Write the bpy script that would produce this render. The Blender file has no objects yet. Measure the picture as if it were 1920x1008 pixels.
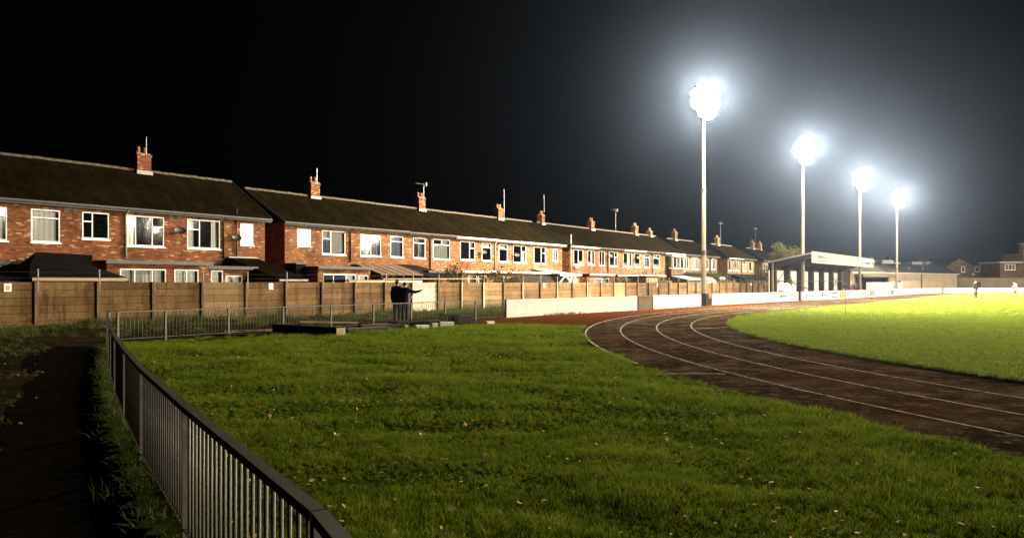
import bpy, bmesh, math, random
import numpy as np
from mathutils import Vector, Matrix

random.seed(7)
rng = np.random.default_rng(11)
R = math.radians
scene = bpy.context.scene
COL = scene.collection

# ------------------------------------------------------------------ camera
EYE = 1.75
cam_data = bpy.data.cameras.new('camera')
cam_data.lens = 27.0
cam_data.sensor_width = 36.0
cam_data.shift_y = 26.5 / 1920.0
cam_data.clip_start = 0.05
cam_data.clip_end = 3000.0
cam = bpy.data.objects.new('camera', cam_data)
cam.location = (0, 0, EYE)
cam.rotation_euler = (R(90), 0, 0)
COL.objects.link(cam)
scene.camera = cam

# ------------------------------------------------------------------ night sky, faint added fill lamp, exposure
world = bpy.data.worlds.new('World')
scene.world = world
world.use_nodes = True
wn = world.node_tree
bg = wn.nodes['Background']
sky = wn.nodes.new('ShaderNodeTexSky')
sky.sky_type = 'NISHITA'
sky.sun_disc = False
sky.sun_elevation = R(-6)
sky.sun_rotation = R(120)
wn.links.new(sky.outputs[0], bg.inputs[0])
bg.inputs[1].default_value = 0.05
moon = bpy.data.lights.new('moon', 'SUN')  # dim sun lamp added for faint night ambience, no visible source
moon.energy = 0.004
moon.angle = R(0.5)
moon.color = (1.0, 0.95, 0.88)
night_fill_o = bpy.data.objects.new('moon', moon)
night_fill_o.rotation_euler = (R(50), 0, R(60))
COL.objects.link(night_fill_o)

scene.view_settings.view_transform = 'Standard'
scene.view_settings.look = 'None'
scene.view_settings.exposure = 0.0
scene.view_settings.gamma = 1.0
scene.view_settings.use_curve_mapping = False
cy = scene.cycles
cy.use_denoising = True
cy.max_bounces = 5
cy.diffuse_bounces = 2
cy.glossy_bounces = 3
cy.transmission_bounces = 3
cy.transparent_max_bounces = 12
cy.volume_bounces = 0
cy.sample_clamp_indirect = 2.0
cy.caustics_reflective = False
cy.caustics_refractive = False

FLOOD_COLOR = (1.0, 0.87, 0.66)
FAR_SPOT_W = 225000.0      # masts on the far touchline, main beams
FAR_SPILL_W = 30000.0
NEAR_SPOT_W = 270000.0     # masts on the houses' side, aimed on the pitch
NEAR_SPILL_W = 112000.0
HAZE_DENSITY = 0.000165
HAZE_G = 0.92

# ------------------------------------------------------------------ site frame: s runs along the terrace, d away from the pitch
UX, UY = 0.5823, 0.8130
ROT = math.atan2(UY, UX)
def P(s, d, z=0.0):
    return Vector((UX * s - UY * d, UY * s + UX * d, z))

# ------------------------------------------------------------------ materials
MATS = {}
def nmat(name):
    m = bpy.data.materials.new(name)
    m.use_nodes = True
    nt = m.node_tree
    b = nt.nodes['Principled BSDF']
    MATS[name] = m
    return m, nt, b
def N(nt, t, **kw):
    n = nt.nodes.new(t)
    for k, v in kw.items():
        if k.startswith('i_'):
            n.inputs[k[2:].replace('_', ' ')].default_value = v
        else:
            setattr(n, k, v)
    return n
def c4(c): return (c[0], c[1], c[2], 1.0)
def ramp(nt, fac, stops):
    r = nt.nodes.new('ShaderNodeValToRGB')
    e = r.color_ramp.elements
    e[0].position, e[0].color = stops[0][0], c4(stops[0][1])
    e[1].position, e[1].color = stops[-1][0], c4(stops[-1][1])
    for p, c in stops[1:-1]:
        x = e.new(p); x.color = c4(c)
    nt.links.new(fac, r.inputs[0])
    return r.outputs[0]
def coords(nt, world_space=False, scale=None):
    if world_space:
        o = nt.nodes.new('ShaderNodeNewGeometry').outputs['Position']
    else:
        o = nt.nodes.new('ShaderNodeTexCoord').outputs['Object']
    if scale is not None:
        mp = nt.nodes.new('ShaderNodeMapping')
        mp.inputs['Scale'].default_value = scale
        nt.links.new(o, mp.inputs[0]); o = mp.outputs[0]
    return o
def noise(nt, vec, scale, detail=4, rough=0.6):
    n = nt.nodes.new('ShaderNodeTexNoise')
    n.inputs['Scale'].default_value = scale
    n.inputs['Detail'].default_value = detail
    n.inputs['Roughness'].default_value = rough
    nt.links.new(vec, n.inputs['Vector'])
    return n.outputs['Fac']
def mixc(nt, fac, a, b, mode='MIX'):
    m = nt.nodes.new('ShaderNodeMix'); m.data_type = 'RGBA'; m.blend_type = mode
    for sock, v in ((m.inputs[0], fac), (m.inputs[6], a), (m.inputs[7], b)):
        if isinstance(v, (int, float)): sock.default_value = v
        elif isinstance(v, tuple): sock.default_value = c4(v)
        else: nt.links.new(v, sock)
    return m.outputs[2]
def bump(nt, b, h, strength=0.4, dist=0.02):
    n = nt.nodes.new('ShaderNodeBump')
    n.inputs['Strength'].default_value = strength
    n.inputs['Distance'].default_value = dist
    nt.links.new(h, n.inputs['Height'])
    nt.links.new(n.outputs[0], b.inputs['Normal'])
def plain(name, c1, c2=None, scale=6.0, rough=0.7, metal=0.0, bumpd=0.0, spec=0.4, ws=False, stretch=None):
    m, nt, b = nmat(name)
    b.inputs['Roughness'].default_value = rough
    b.inputs['Metallic'].default_value = metal
    b.inputs['Specular IOR Level'].default_value = spec
    if c2 is None: c2 = tuple(x * 0.75 for x in c1)
    v = coords(nt, ws, stretch)
    f = noise(nt, v, scale)
    nt.links.new(ramp(nt, f, [(0.3, c2), (0.7, c1)]), b.inputs['Base Color'])
    if bumpd: bump(nt, b, noise(nt, v, scale * 5), 0.6, bumpd)
    return m

def brick_mat(name, stops, mortar, dirt):
    m, nt, b = nmat(name)
    o = nt.nodes.new('ShaderNodeTexCoord').outputs['Object']
    rn = nt.nodes.new('ShaderNodeObjectInfo').outputs['Random']
    rv = nt.nodes.new('ShaderNodeVectorMath'); rv.operation = 'MULTIPLY_ADD'; rv.inputs[1].default_value = (45.0, 9.0, 6.0)
    nt.links.new(rn, rv.inputs[0]); nt.links.new(o, rv.inputs[2]); o = rv.outputs[0]
    sx = nt.nodes.new('ShaderNodeSeparateXYZ'); nt.links.new(o, sx.inputs[0])
    ad = N(nt, 'ShaderNodeMath', operation='ADD'); nt.links.new(sx.outputs[0], ad.inputs[0]); nt.links.new(sx.outputs[1], ad.inputs[1])
    cb = nt.nodes.new('ShaderNodeCombineXYZ'); nt.links.new(ad.outputs[0], cb.inputs[0]); nt.links.new(sx.outputs[2], cb.inputs[1])
    br = nt.nodes.new('ShaderNodeTexBrick')
    nt.links.new(cb.outputs[0], br.inputs['Vector'])
    br.inputs['Color1'].default_value = (0, 0, 0, 1); br.inputs['Color2'].default_value = (1, 1, 1, 1)
    br.inputs['Mortar'].default_value = (0.5, 0.5, 0.5, 1)
    br.inputs['Scale'].default_value = 1.0
    br.inputs['Mortar Size'].default_value = 0.007
    br.inputs['Mortar Smooth'].default_value = 0.2
    br.inputs['Brick Width'].default_value = 0.225
    br.inputs['Row Height'].default_value = 0.075
    col = ramp(nt, br.outputs['Color'], stops)
    col = mixc(nt, br.outputs['Fac'], col, mortar)
    big = noise(nt, o, 0.9, 5, 0.65)
    col = mixc(nt, ramp(nt, big, [(0.42, (0, 0, 0)), (0.72, (1, 1, 1))]), col, dirt, 'MULTIPLY')
    nt.links.new(col, b.inputs['Base Color'])
    b.inputs['Roughness'].default_value = 0.9
    b.inputs['Specular IOR Level'].default_value = 0.2
    inv = N(nt, 'ShaderNodeMath', operation='SUBTRACT'); inv.inputs[0].default_value = 1.0
    nt.links.new(br.outputs['Fac'], inv.inputs[1])
    bump(nt, b, inv.outputs[0], 0.7, 0.008)
    return m
brick_mat('brick_red', [(0.0, (0.115, 0.036, 0.015)), (0.35, (0.175, 0.055, 0.02)), (0.8, (0.235, 0.08, 0.028)), (0.91, (0.27, 0.11, 0.04)), (0.955, (0.38, 0.25, 0.115)), (1.0, (0.44, 0.31, 0.16))], (0.15, 0.09, 0.048), (0.5, 0.4, 0.36))
brick_mat('brick_orange', [(0.0, (0.125, 0.044, 0.016)), (0.3, (0.185, 0.07, 0.025)), (0.8, (0.245, 0.10, 0.036)), (0.92, (0.28, 0.13, 0.05)), (0.96, (0.36, 0.235, 0.11)), (1.0, (0.40, 0.28, 0.15))], (0.16, 0.10, 0.055), (0.55, 0.45, 0.4))
brick_mat('brick_buff', [(0.0, (0.085, 0.046, 0.02)), (0.4, (0.14, 0.082, 0.037)), (0.8, (0.18, 0.112, 0.053)), (1.0, (0.23, 0.16, 0.085))], (0.12, 0.085, 0.05), (0.6, 0.52, 0.46))
brick_mat('brick_brown', [(0.0, (0.05, 0.028, 0.016)), (0.5, (0.09, 0.05, 0.026)), (1.0, (0.14, 0.088, 0.05))], (0.1, 0.072, 0.046), (0.6, 0.55, 0.5))

def roof_mat(name, c1, c2, moss):
    m, nt, b = nmat(name)
    o = nt.nodes.new('ShaderNodeTexCoord').outputs['Object']
    rn = nt.nodes.new('ShaderNodeObjectInfo').outputs['Random']
    rv = nt.nodes.new('ShaderNodeVectorMath'); rv.operation = 'MULTIPLY_ADD'; rv.inputs[1].default_value = (45.0, 9.0, 6.0)
    nt.links.new(rn, rv.inputs[0]); nt.links.new(o, rv.inputs[2]); o = rv.outputs[0]
    sx = nt.nodes.new('ShaderNodeSeparateXYZ'); nt.links.new(o, sx.inputs[0])
    cb = nt.nodes.new('ShaderNodeCombineXYZ'); nt.links.new(sx.outputs[0], cb.inputs[0]); nt.links.new(sx.outputs[1], cb.inputs[1])
    br = nt.nodes.new('ShaderNodeTexBrick'); nt.links.new(cb.outputs[0], br.inputs['Vector'])
    br.inputs['Color1'].default_value = c4(c1); br.inputs['Color2'].default_value = c4(c2)
    br.inputs['Mortar'].default_value = c4(tuple(x * 0.35 for x in c2))
    br.inputs['Scale'].default_value = 1.0; br.inputs['Brick Width'].default_value = 0.26; br.inputs['Row Height'].default_value = 0.22
    br.inputs['Mortar Size'].default_value = 0.012; br.inputs['Mortar Smooth'].default_value = 0.6
    st = nt.nodes.new('ShaderNodeMapping'); st.inputs['Scale'].default_value = (1.6, 0.45, 1); nt.links.new(o, st.inputs[0])
    f = noise(nt, st.outputs[0], 0.8, 6, 0.7)
    col = mixc(nt, ramp(nt, f, [(0.45, (0, 0, 0)), (0.7, (1, 1, 1))]), br.outputs['Color'], moss)
    nt.links.new(col, b.inputs['Base Color'])
    b.inputs['Roughness'].default_value = 0.95; b.inputs['Specular IOR Level'].default_value = 0.0
    inv = N(nt, 'ShaderNodeMath', operation='SUBTRACT'); inv.inputs[0].default_value = 1.0; nt.links.new(br.outputs['Fac'], inv.inputs[1])
    bump(nt, b, inv.outputs[0], 0.9, 0.02)
roof_mat('roof_tile', (0.010, 0.007, 0.003), (0.006, 0.0043, 0.002), (0.014, 0.0105, 0.0038))
roof_mat('roof_slate', (0.028, 0.026, 0.025), (0.02, 0.019, 0.018), (0.034, 0.03, 0.024))

plain('ridge_tile', (0.11, 0.085, 0.055), (0.045, 0.032, 0.02), 2)
plain('white_frame', (0.78, 0.77, 0.74), (0.66, 0.65, 0.61), 3, 0.35)
plain('white_trim', (0.52, 0.49, 0.44), (0.34, 0.31, 0.27), 1.5, 0.5)
plain('grey_trim', (0.06, 0.056, 0.05), (0.025, 0.023, 0.02), 2, 0.5)
plain('dark_trim', (0.03, 0.028, 0.026), (0.018, 0.016, 0.015), 2, 0.5)
plain('lead', (0.38, 0.36, 0.32), (0.22, 0.2, 0.18), 5, 0.6)
plain('terracotta', (0.32, 0.15, 0.07), (0.2, 0.09, 0.045), 5, 0.8)
plain('mortar_cap', (0.35, 0.28, 0.19), (0.22, 0.17, 0.11), 5, 0.9)
plain('felt_black', (0.0065, 0.0055, 0.0045), (0.003, 0.0027, 0.0022), 2, 0.9, bumpd=0.01, spec=0.05)
plain('timber_dark', (0.045, 0.03, 0.018), (0.02, 0.014, 0.009), 3, 0.85, stretch=(1, 1, 8))
plain('timber_orange', (0.36, 0.17, 0.055), (0.25, 0.11, 0.035), 3, 0.75, stretch=(1, 1, 8))
plain('timber_pale', (0.5, 0.38, 0.24), (0.34, 0.24, 0.14), 4, 0.8)
plain('brown_sheet', (0.15, 0.095, 0.045), (0.09, 0.055, 0.028), 1.2, 0.6)
plain('galvanised', (0.42, 0.41, 0.38), (0.28, 0.27, 0.24), 9, 0.45, 0.55)
plain('galvanised_dull', (0.3, 0.28, 0.25), (0.16, 0.145, 0.125), 14, 0.6, 0.25, bumpd=0.002)
plain('picket_steel', (0.2, 0.185, 0.155), (0.1, 0.09, 0.075), 14, 0.6, 0.2, bumpd=0.002)
plain('rail_grey', (0.2, 0.185, 0.16), (0.11, 0.1, 0.085), 9, 0.6, 0.2)
plain('rail_paint', (0.05, 0.045, 0.028), (0.02, 0.018, 0.011), 9, 0.55, 0.1, bumpd=0.002)
plain('steel_dark', (0.09, 0.085, 0.08), (0.045, 0.04, 0.038), 7, 0.5, 0.3)
plain('mast_paint', (0.27, 0.235, 0.185), (0.15, 0.12, 0.085), 2.5, 0.55, stretch=(6, 6, 1))
plain('white_paint', (0.82, 0.8, 0.76), (0.66, 0.63, 0.57), 2.2, 0.6, bumpd=0.004)
plain('white_paint_worn', (0.82, 0.78, 0.71), (0.68, 0.63, 0.54), 1.6, 0.75, bumpd=0.006)
plain('cream_paint', (0.72, 0.64, 0.48), (0.58, 0.5, 0.36), 1.2, 0.6)
plain('sheet_grey', (0.42, 0.43, 0.43), (0.3, 0.3, 0.3), 1.0, 0.5)
plain('render_dim', (0.15, 0.12, 0.08), (0.1, 0.08, 0.055), 0.5, 0.9)
plain('render_buff', (0.33, 0.265, 0.175), (0.25, 0.195, 0.125), 0.5, 0.9, bumpd=0.01)
plain('rubber_black', (0.012, 0.012, 0.012), None, 4, 0.7)
plain('asphalt', (0.012, 0.009, 0.006), (0.005, 0.004, 0.003), 5.0, 0.95, spec=0.0)
plain('earth', (0.04, 0.028, 0.014), (0.012, 0.010, 0.005), 1.3, 0.95, bumpd=0.03, spec=0.0)
plain('turf_soil', (0.035, 0.05, 0.007), (0.018, 0.027, 0.004), 2.0, 0.95, bumpd=0.03, spec=0.0)
plain('pitch_turf', (0.11, 0.145, 0.028), (0.08, 0.11, 0.018), 0.3, 0.9, bumpd=0.03, spec=0.0)
plain('apron_red', (0.085, 0.026, 0.010), (0.045, 0.014, 0.006), 2.2, 0.9, bumpd=0.01, spec=0.0)
plain('cloth_black', (0.012, 0.011, 0.011), (0.007, 0.007, 0.007), 12, 0.9)
plain('cloth_navy', (0.022, 0.026, 0.034), (0.013, 0.015, 0.02), 12, 0.9)
plain('cloth_white', (0.72, 0.72, 0.7), (0.6, 0.6, 0.58), 8, 0.9)
plain('cloth_orange', (0.55, 0.2, 0.05), None, 8, 0.9)
plain('cloth_tan', (0.3, 0.22, 0.13), None, 8, 0.9)
plain('skin', (0.45, 0.28, 0.19), (0.38, 0.22, 0.14), 8, 0.6)
plain('hair', (0.09, 0.06, 0.035), (0.05, 0.03, 0.02), 20, 0.7)
plain('paper', (0.8, 0.8, 0.78), None, 2, 0.7)
plain('curtain_white', (0.86, 0.83, 0.76), (0.7, 0.66, 0.58), 2, 0.9, stretch=(8, 1, 0.4))
plain('curtain_blue', (0.2, 0.25, 0.34), (0.12, 0.15, 0.22), 2, 0.9, stretch=(8, 1, 0.4))
plain('curtain_tan', (0.45, 0.34, 0.22), (0.34, 0.24, 0.15), 2, 0.9, stretch=(8, 1, 0.4))
plain('blind_grey', (0.5, 0.49, 0.46), (0.42, 0.4, 0.37), 1.5, 0.9)
plain('dish_dark', (0.022, 0.02, 0.017), (0.012, 0.011, 0.01), 3, 0.5)
plain('dish_grey', (0.3, 0.29, 0.27), (0.2, 0.19, 0.18), 3, 0.5)
plain('ink_grey', (0.13, 0.13, 0.13), None, 4, 0.6)
plain('ink_black', (0.04, 0.04, 0.045), None, 4, 0.6)
plain('ink_blue', (0.08, 0.14, 0.32), None, 4, 0.6)
plain('ink_paleblue', (0.2, 0.28, 0.5), None, 4, 0.6)
plain('ink_orange', (0.6, 0.3, 0.06), None, 4, 0.6)
plain('ink_brown', (0.22, 0.14, 0.08), None, 4, 0.6)
plain('ink_yellow', (0.7, 0.6, 0.05), None, 4, 0.6)
plain('leaf_litter', (0.6, 0.48, 0.2), (0.42, 0.2, 0.07), 6, 0.8, spec=0.1, ws=True)
plain('bark', (0.08, 0.055, 0.035), (0.04, 0.03, 0.02), 5, 0.9)
plain('stone_bit', (0.3, 0.28, 0.25), (0.16, 0.15, 0.13), 3, 0.9)

def concrete_mat(name, c1, c2, stain):
    m, nt, b = nmat(name)
    v = coords(nt, True)
    f = noise(nt, v, 1.1, 6, 0.65)
    st = nt.nodes.new('ShaderNodeMapping'); st.inputs['Scale'].default_value = (3.2, 3.2, 0.55); nt.links.new(v, st.inputs[0])
    f2 = noise(nt, st.outputs[0], 1.0, 5, 0.7)
    rnd = nt.nodes.new('ShaderNodeObjectInfo').outputs['Random']
    col = ramp(nt, f, [(0.36, c2), (0.62, c1)])
    col = mixc(nt, ramp(nt, f2, [(0.5, (0, 0, 0)), (0.66, (0.9, 0.9, 0.9))]), col, stain)
    col = mixc(nt, 0.55, col, ramp(nt, noise(nt, v, 9, 6, 0.8), [(0.38, (0.45, 0.45, 0.45)), (0.62, (1.25, 1.25, 1.25))]), 'MULTIPLY')
    col = mixc(nt, 1.0, col, ramp(nt, rnd, [(0.0, (0.62, 0.6, 0.56)), (1.0, (1, 1, 1))]), 'MULTIPLY')
    nt.links.new(col, b.inputs['Base Color'])
    b.inputs['Roughness'].default_value = 0.92; b.inputs['Specular IOR Level'].default_value = 0.2
    bump(nt, b, noise(nt, v, 14, 5, 0.7), 0.5, 0.01)
concrete_mat('concrete', (0.225, 0.132, 0.053), (0.15, 0.086, 0.034), (0.08, 0.038, 0.014))
concrete_mat('concrete_pale', (0.32, 0.215, 0.105), (0.25, 0.16, 0.076), (0.19, 0.11, 0.05))
concrete_mat('concrete_white', (0.7, 0.62, 0.48), (0.58, 0.5, 0.37), (0.45, 0.36, 0.24))
concrete_mat('post_concrete', (0.2, 0.145, 0.085), (0.12, 0.085, 0.05), (0.1, 0.07, 0.045))

# running track: worn dark cinder/rubber with paler scuffs and mossy patches
m, nt, b = nmat('track_surface')
v = coords(nt, True)
f1 = noise(nt, v, 0.8, 8, 0.75); f2 = noise(nt, v, 3.5, 8, 0.8); f3 = noise(nt, v, 0.23, 3, 0.5)
col = ramp(nt, f1, [(0.36, (0.010, 0.0065, 0.0038)), (0.5, (0.034, 0.022, 0.013)), (0.64, (0.10, 0.068, 0.042))])
col = mixc(nt, ramp(nt, f2, [(0.53, (0, 0, 0)), (0.62, (0.8, 0.8, 0.8))]), col, (0.16, 0.11, 0.066))
col = mixc(nt, ramp(nt, f3, [(0.5, (0, 0, 0)), (0.62, (0.4, 0.4, 0.4))]), col, (0.07, 0.03, 0.014))
nt.links.new(col, b.inputs['Base Color'])
b.inputs['Roughness'].default_value = 0.95; b.inputs['Specular IOR Level'].default_value = 0.0
bump(nt, b, noise(nt, v, 22, 5, 0.75), 0.8, 0.015)
# line paint, worn
m, nt, b = nmat('line_paint')
v = coords(nt, True)
f = noise(nt, v, 5, 5, 0.7)
nt.links.new(ramp(nt, f, [(0.34, (0.06, 0.044, 0.03)), (0.47, (0.36, 0.31, 0.24)), (0.64, (0.6, 0.54, 0.44))]), b.inputs['Base Color'])
b.inputs['Roughness'].default_value = 0.9; b.inputs['Specular IOR Level'].default_value = 0.0
m, nt, b = nmat('line_paint_faint')
v = coords(nt, True)
f = noise(nt, v, 4, 5, 0.7)
nt.links.new(ramp(nt, f, [(0.42, (0.06, 0.042, 0.028)), (0.7, (0.3, 0.25, 0.19))]), b.inputs['Base Color'])
b.inputs['Roughness'].default_value = 0.9; b.inputs['Specular IOR Level'].default_value = 0.0

# grass blades
def blade_mat(name, stops, trans=0.35):
    m, nt, b = nmat(name)
    nt.nodes.remove(b)
    out = nt.nodes['Material Output']
    rnd = nt.nodes.new('ShaderNodeObjectInfo').outputs['Random']
    v = coords(nt, True)
    f = noise(nt, v, 0.7, 4, 0.6)
    a = N(nt, 'ShaderNodeMath', operation='MULTIPLY_ADD'); nt.links.new(rnd, a.inputs[0]); a.inputs[1].default_value = 0.45
    s = N(nt, 'ShaderNodeMath', operation='MULTIPLY'); nt.links.new(f, s.inputs[0]); s.inputs[1].default_value = 0.75
    nt.links.new(s.outputs[0], a.inputs[2])
    col = ramp(nt, a.outputs[0], stops)
    d = nt.nodes.new('ShaderNodeBsdfDiffuse'); t = nt.nodes.new('ShaderNodeBsdfTranslucent')
    nt.links.new(col, d.inputs[0]); nt.links.new(col, t.inputs[0])
    mx = nt.nodes.new('ShaderNodeMixShader'); mx.inputs[0].default_value = trans
    nt.links.new(d.outputs[0], mx.inputs[1]); nt.links.new(t.outputs[0], mx.inputs[2])
    nt.links.new(mx.outputs[0], out.inputs[0])
blade_mat('grass_blade', [(0.15, (0.042, 0.072, 0.006)), (0.5, (0.102, 0.15, 0.012)), (0.85, (0.185, 0.225, 0.022))])
blade_mat('grass_weed', [(0.15, (0.03, 0.05, 0.012)), (0.5, (0.06, 0.09, 0.02)), (0.85, (0.13, 0.12, 0.05))])
blade_mat('pitch_blade', [(0.1, (0.105, 0.15, 0.016)), (0.5, (0.155, 0.205, 0.026)), (0.9, (0.21, 0.25, 0.042))])
blade_mat('leaf_green', [(0.1, (0.03, 0.05, 0.01)), (0.5, (0.07, 0.10, 0.016)), (0.9, (0.14, 0.16, 0.03))])
blade_mat('leaf_autumn', [(0.2, (0.025, 0.045, 0.007)), (0.62, (0.06, 0.085, 0.011)), (0.8, (0.11, 0.08, 0.022)), (0.95, (0.14, 0.075, 0.028))])
blade_mat('leaf_dark', [(0.2, (0.02, 0.025, 0.01)), (0.8, (0.055, 0.05, 0.02))], 0.2)

# glass: clear pane that mirrors the lamps by Fresnel
m, nt, b = nmat('glass')
nt.nodes.remove(b)
out = nt.nodes['Material Output']
tr = nt.nodes.new('ShaderNodeBsdfTransparent'); tr.inputs[0].default_value = (0.95, 0.97, 0.96, 1)
gl = nt.nodes.new('ShaderNodeBsdfGlossy'); gl.inputs['Roughness'].default_value = 0.03
fr = nt.nodes.new('ShaderNodeFresnel'); fr.inputs[0].default_value = 1.6
bp = nt.nodes.new('ShaderNodeBump'); bp.inputs['Strength'].default_value = 0.12; bp.inputs['Distance'].default_value = 0.02
nt.links.new(noise(nt, coords(nt, True), 1.6, 2, 0.4), bp.inputs['Height']); nt.links.new(bp.outputs[0], gl.inputs['Normal'])
mx = nt.nodes.new('ShaderNodeMixShader')
nt.links.new(fr.outputs[0], mx.inputs[0]); nt.links.new(tr.outputs[0], mx.inputs[1]); nt.links.new(gl.outputs[0], mx.inputs[2])
nt.links.new(mx.outputs[0], out.inputs[0])

def emit_mat(name, color, strength, sample=True):
    m, nt, b = nmat(name)
    nt.nodes.remove(b)
    e = nt.nodes.new('ShaderNodeEmission')
    e.inputs[0].default_value = c4(color); e.inputs[1].default_value = strength
    nt.links.new(e.outputs[0], nt.nodes['Material Output'].inputs[0])
    if not sample: m.cycles.emission_sampling = 'NONE'
emit_mat('flood_lens', (1.0, 0.97, 0.9), 60.0, False)
emit_mat('glow_pane', (1.0, 0.95, 0.84), 1.4, False)  # even emission on the two white frosted panes
emit_mat('lit_globe', (1.0, 0.93, 0.8), 2.0, False)

# ------------------------------------------------------------------ mesh builder
class MB:
    def __init__(self): self.v = []; self.f = []
    def add(self, vs, fs):
        n = len(self.v); self.v.extend([tuple(x) for x in vs]); self.f.extend([tuple(i + n for i in q) for q in fs]); return self
    def box(self, x0, x1, y0, y1, z0, z1):
        return self.add([(x0, y0, z0), (x1, y0, z0), (x1, y1, z0), (x0, y1, z0), (x0, y0, z1), (x1, y0, z1), (x1, y1, z1), (x0, y1, z1)],
                        [(0, 3, 2, 1), (4, 5, 6, 7), (0, 1, 5, 4), (1, 2, 6, 5), (2, 3, 7, 6), (3, 0, 4, 7)])
    def quad(self, a, b, c, d): return self.add([a, b, c, d], [(0, 1, 2, 3)])
    def bar(self, p0, p1, w, h):           # rectangular bar between two points, h along the most vertical normal
        p0 = Vector(p0); p1 = Vector(p1); t = (p1 - p0).normalized()
        up = Vector((0, 0, 1)) if abs(t.z) < 0.95 else Vector((0, 1, 0))
        a = t.cross(up).normalized() * (w / 2); c = a.cross(t).normalized() * (h / 2)
        vs = [p + i * a + j * c for p in (p0, p1) for i, j in ((-1, -1), (1, -1), (1, 1), (-1, 1))]
        return self.add(vs, [(0, 1, 2, 3), (4, 7, 6, 5), (0, 4, 5, 1), (1, 5, 6, 2), (2, 6, 7, 3), (3, 7, 4, 0)])
    def tube(self, pts, r, n=8, r1=None):
        pts = [Vector(p) for p in pts]; rings = []
        for i, p in enumerate(pts):
            t = (pts[min(i + 1, len(pts) - 1)] - pts[max(i - 1, 0)]).normalized()
            up = Vector((0, 0, 1)) if abs(t.z) < 0.9 else Vector((1, 0, 0))
            a = t.cross(up).normalized(); c = a.cross(t).normalized()
            k = i / max(1, len(pts) - 1); rr = r if r1 is None else r + (r1 - r) * k
            rings.append([p + a * rr * math.cos(2 * math.pi * j / n) + c * rr * math.sin(2 * math.pi * j / n) for j in range(n)])
        vs = [q for rg in rings for q in rg]; fs = []
        for i in range(len(rings) - 1):
            for j in range(n):
                fs.append((i * n + j, i * n + (j + 1) % n, (i + 1) * n + (j + 1) % n, (i + 1) * n + j))
        fs.append(tuple(range(n))[::-1]); fs.append(tuple((len(rings) - 1) * n + j for j in range(n)))
        return self.add(vs, fs)
    def prism(self, poly, axis, a, b):     # polygon in the two other axes, extruded along axis from a to b
        n = len(poly)
        def pt(p, t):
            return {'x': (t, p[0], p[1]), 'y': (p[0], t, p[1]), 'z': (p[0], p[1], t)}[axis]
        vs = [pt(p, a) for p in poly] + [pt(p, b) for p in poly]
        fs = [tuple(range(n)), tuple(range(2 * n - 1, n - 1, -1))] + [(i, i + n, (i + 1) % n + n, (i + 1) % n) for i in range(n)]
        return self.add(vs, fs)
    def disc_bowl(self, c, axis, r, depth, n=14):
        c = Vector(c); axis = Vector(axis).normalized()
        up = Vector((0, 0, 1)); a = axis.cross(up).normalized(); b_ = a.cross(axis)
        rings = [(0.02, 0), (0.4, 0.15), (0.75, 0.5), (1.0, 1.0)]
        vs = []
        for k, q in rings:
            for j in range(n):
                th = 2 * math.pi * j / n
                vs.append(c + a * r * k * math.cos(th) + b_ * r * 0.68 * k * math.sin(th) + axis * depth * q)
        fs = [(i * n + j, i * n + (j + 1) % n, (i + 1) * n + (j + 1) % n, (i + 1) * n + j) for i in range(3) for j in range(n)]
        fs.append(tuple(range(n)))
        return self.add(vs, fs)
    def mesh(self, name, mat, smooth=False):
        me = bpy.data.meshes.new(name); me.from_pydata([tuple(x) for x in self.v], [], self.f); me.update()
        bm = bmesh.new(); bm.from_mesh(me); bmesh.ops.recalc_face_normals(bm, faces=bm.faces); bm.to_mesh(me); bm.free()
        if mat: me.materials.append(MATS[mat])
        if smooth: me.polygons.foreach_set('use_smooth', [True] * len(me.polygons))
        return me
    def build(self, name, mat, parent=None, smooth=False, loc=None, rz=None):
        return put(name, self.mesh(name, mat, smooth), parent, loc, rz)

def put(name, me, parent=None, loc=None, rz=None):
    o = bpy.data.objects.new(name, me); COL.objects.link(o)
    if parent is not None: o.parent = parent
    if loc is not None: o.location = loc
    if rz is not None: o.rotation_euler = (0, 0, rz)
    return o
def tag(o, label=None, cat=None, group=None, kind=None):
    if label: o['label'] = label
    if cat: o['category'] = cat
    if group: o['group'] = group
    if kind: o['kind'] = kind
    return o
def thing(name, label, cat, loc=(0, 0, 0), rz=0.0, group=None):
    o = bpy.data.objects.new(name, None); COL.objects.link(o)
    o.empty_display_size = 0.3; o.location = loc; o.rotation_euler = (0, 0, rz)
    return tag(o, label, cat, group)
def np_mesh(name, verts, faces, mat, smooth=False):
    me = bpy.data.meshes.new(name)
    verts = np.asarray(verts, np.float32); faces = np.asarray(faces, np.int32)
    me.vertices.add(len(verts)); me.vertices.foreach_set('co', verts.ravel())
    k = faces.shape[1]
    me.loops.add(faces.size); me.loops.foreach_set('vertex_index', faces.ravel())
    me.polygons.add(len(faces)); me.polygons.foreach_set('loop_start', np.arange(0, faces.size, k)); me.polygons.foreach_set('loop_total', np.full(len(faces), k))
    me.update(calc_edges=True); me.validate()
    me.materials.append(MATS[mat])
    if smooth: me.polygons.foreach_set('use_smooth', [True] * len(me.polygons))
    return me

# smooth value noise for numpy
_perm = rng.random((64, 64))
def vnoise(x, y):
    xi = np.floor(x).astype(int); yi = np.floor(y).astype(int); fx = x - xi; fy = y - yi
    fx = fx * fx * (3 - 2 * fx); fy = fy * fy * (3 - 2 * fy)
    g = lambda a, c: _perm[a % 64, c % 64]
    return (g(xi, yi) * (1 - fx) + g(xi + 1, yi) * fx) * (1 - fy) + (g(xi, yi + 1) * (1 - fx) + g(xi + 1, yi + 1) * fx) * fy
def fbm(x, y): return 0.55 * vnoise(x, y) + 0.3 * vnoise(x * 2.1 + 7, y * 2.1 + 3) + 0.15 * vnoise(x * 4.3 + 1, y * 4.3 + 9)

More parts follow.
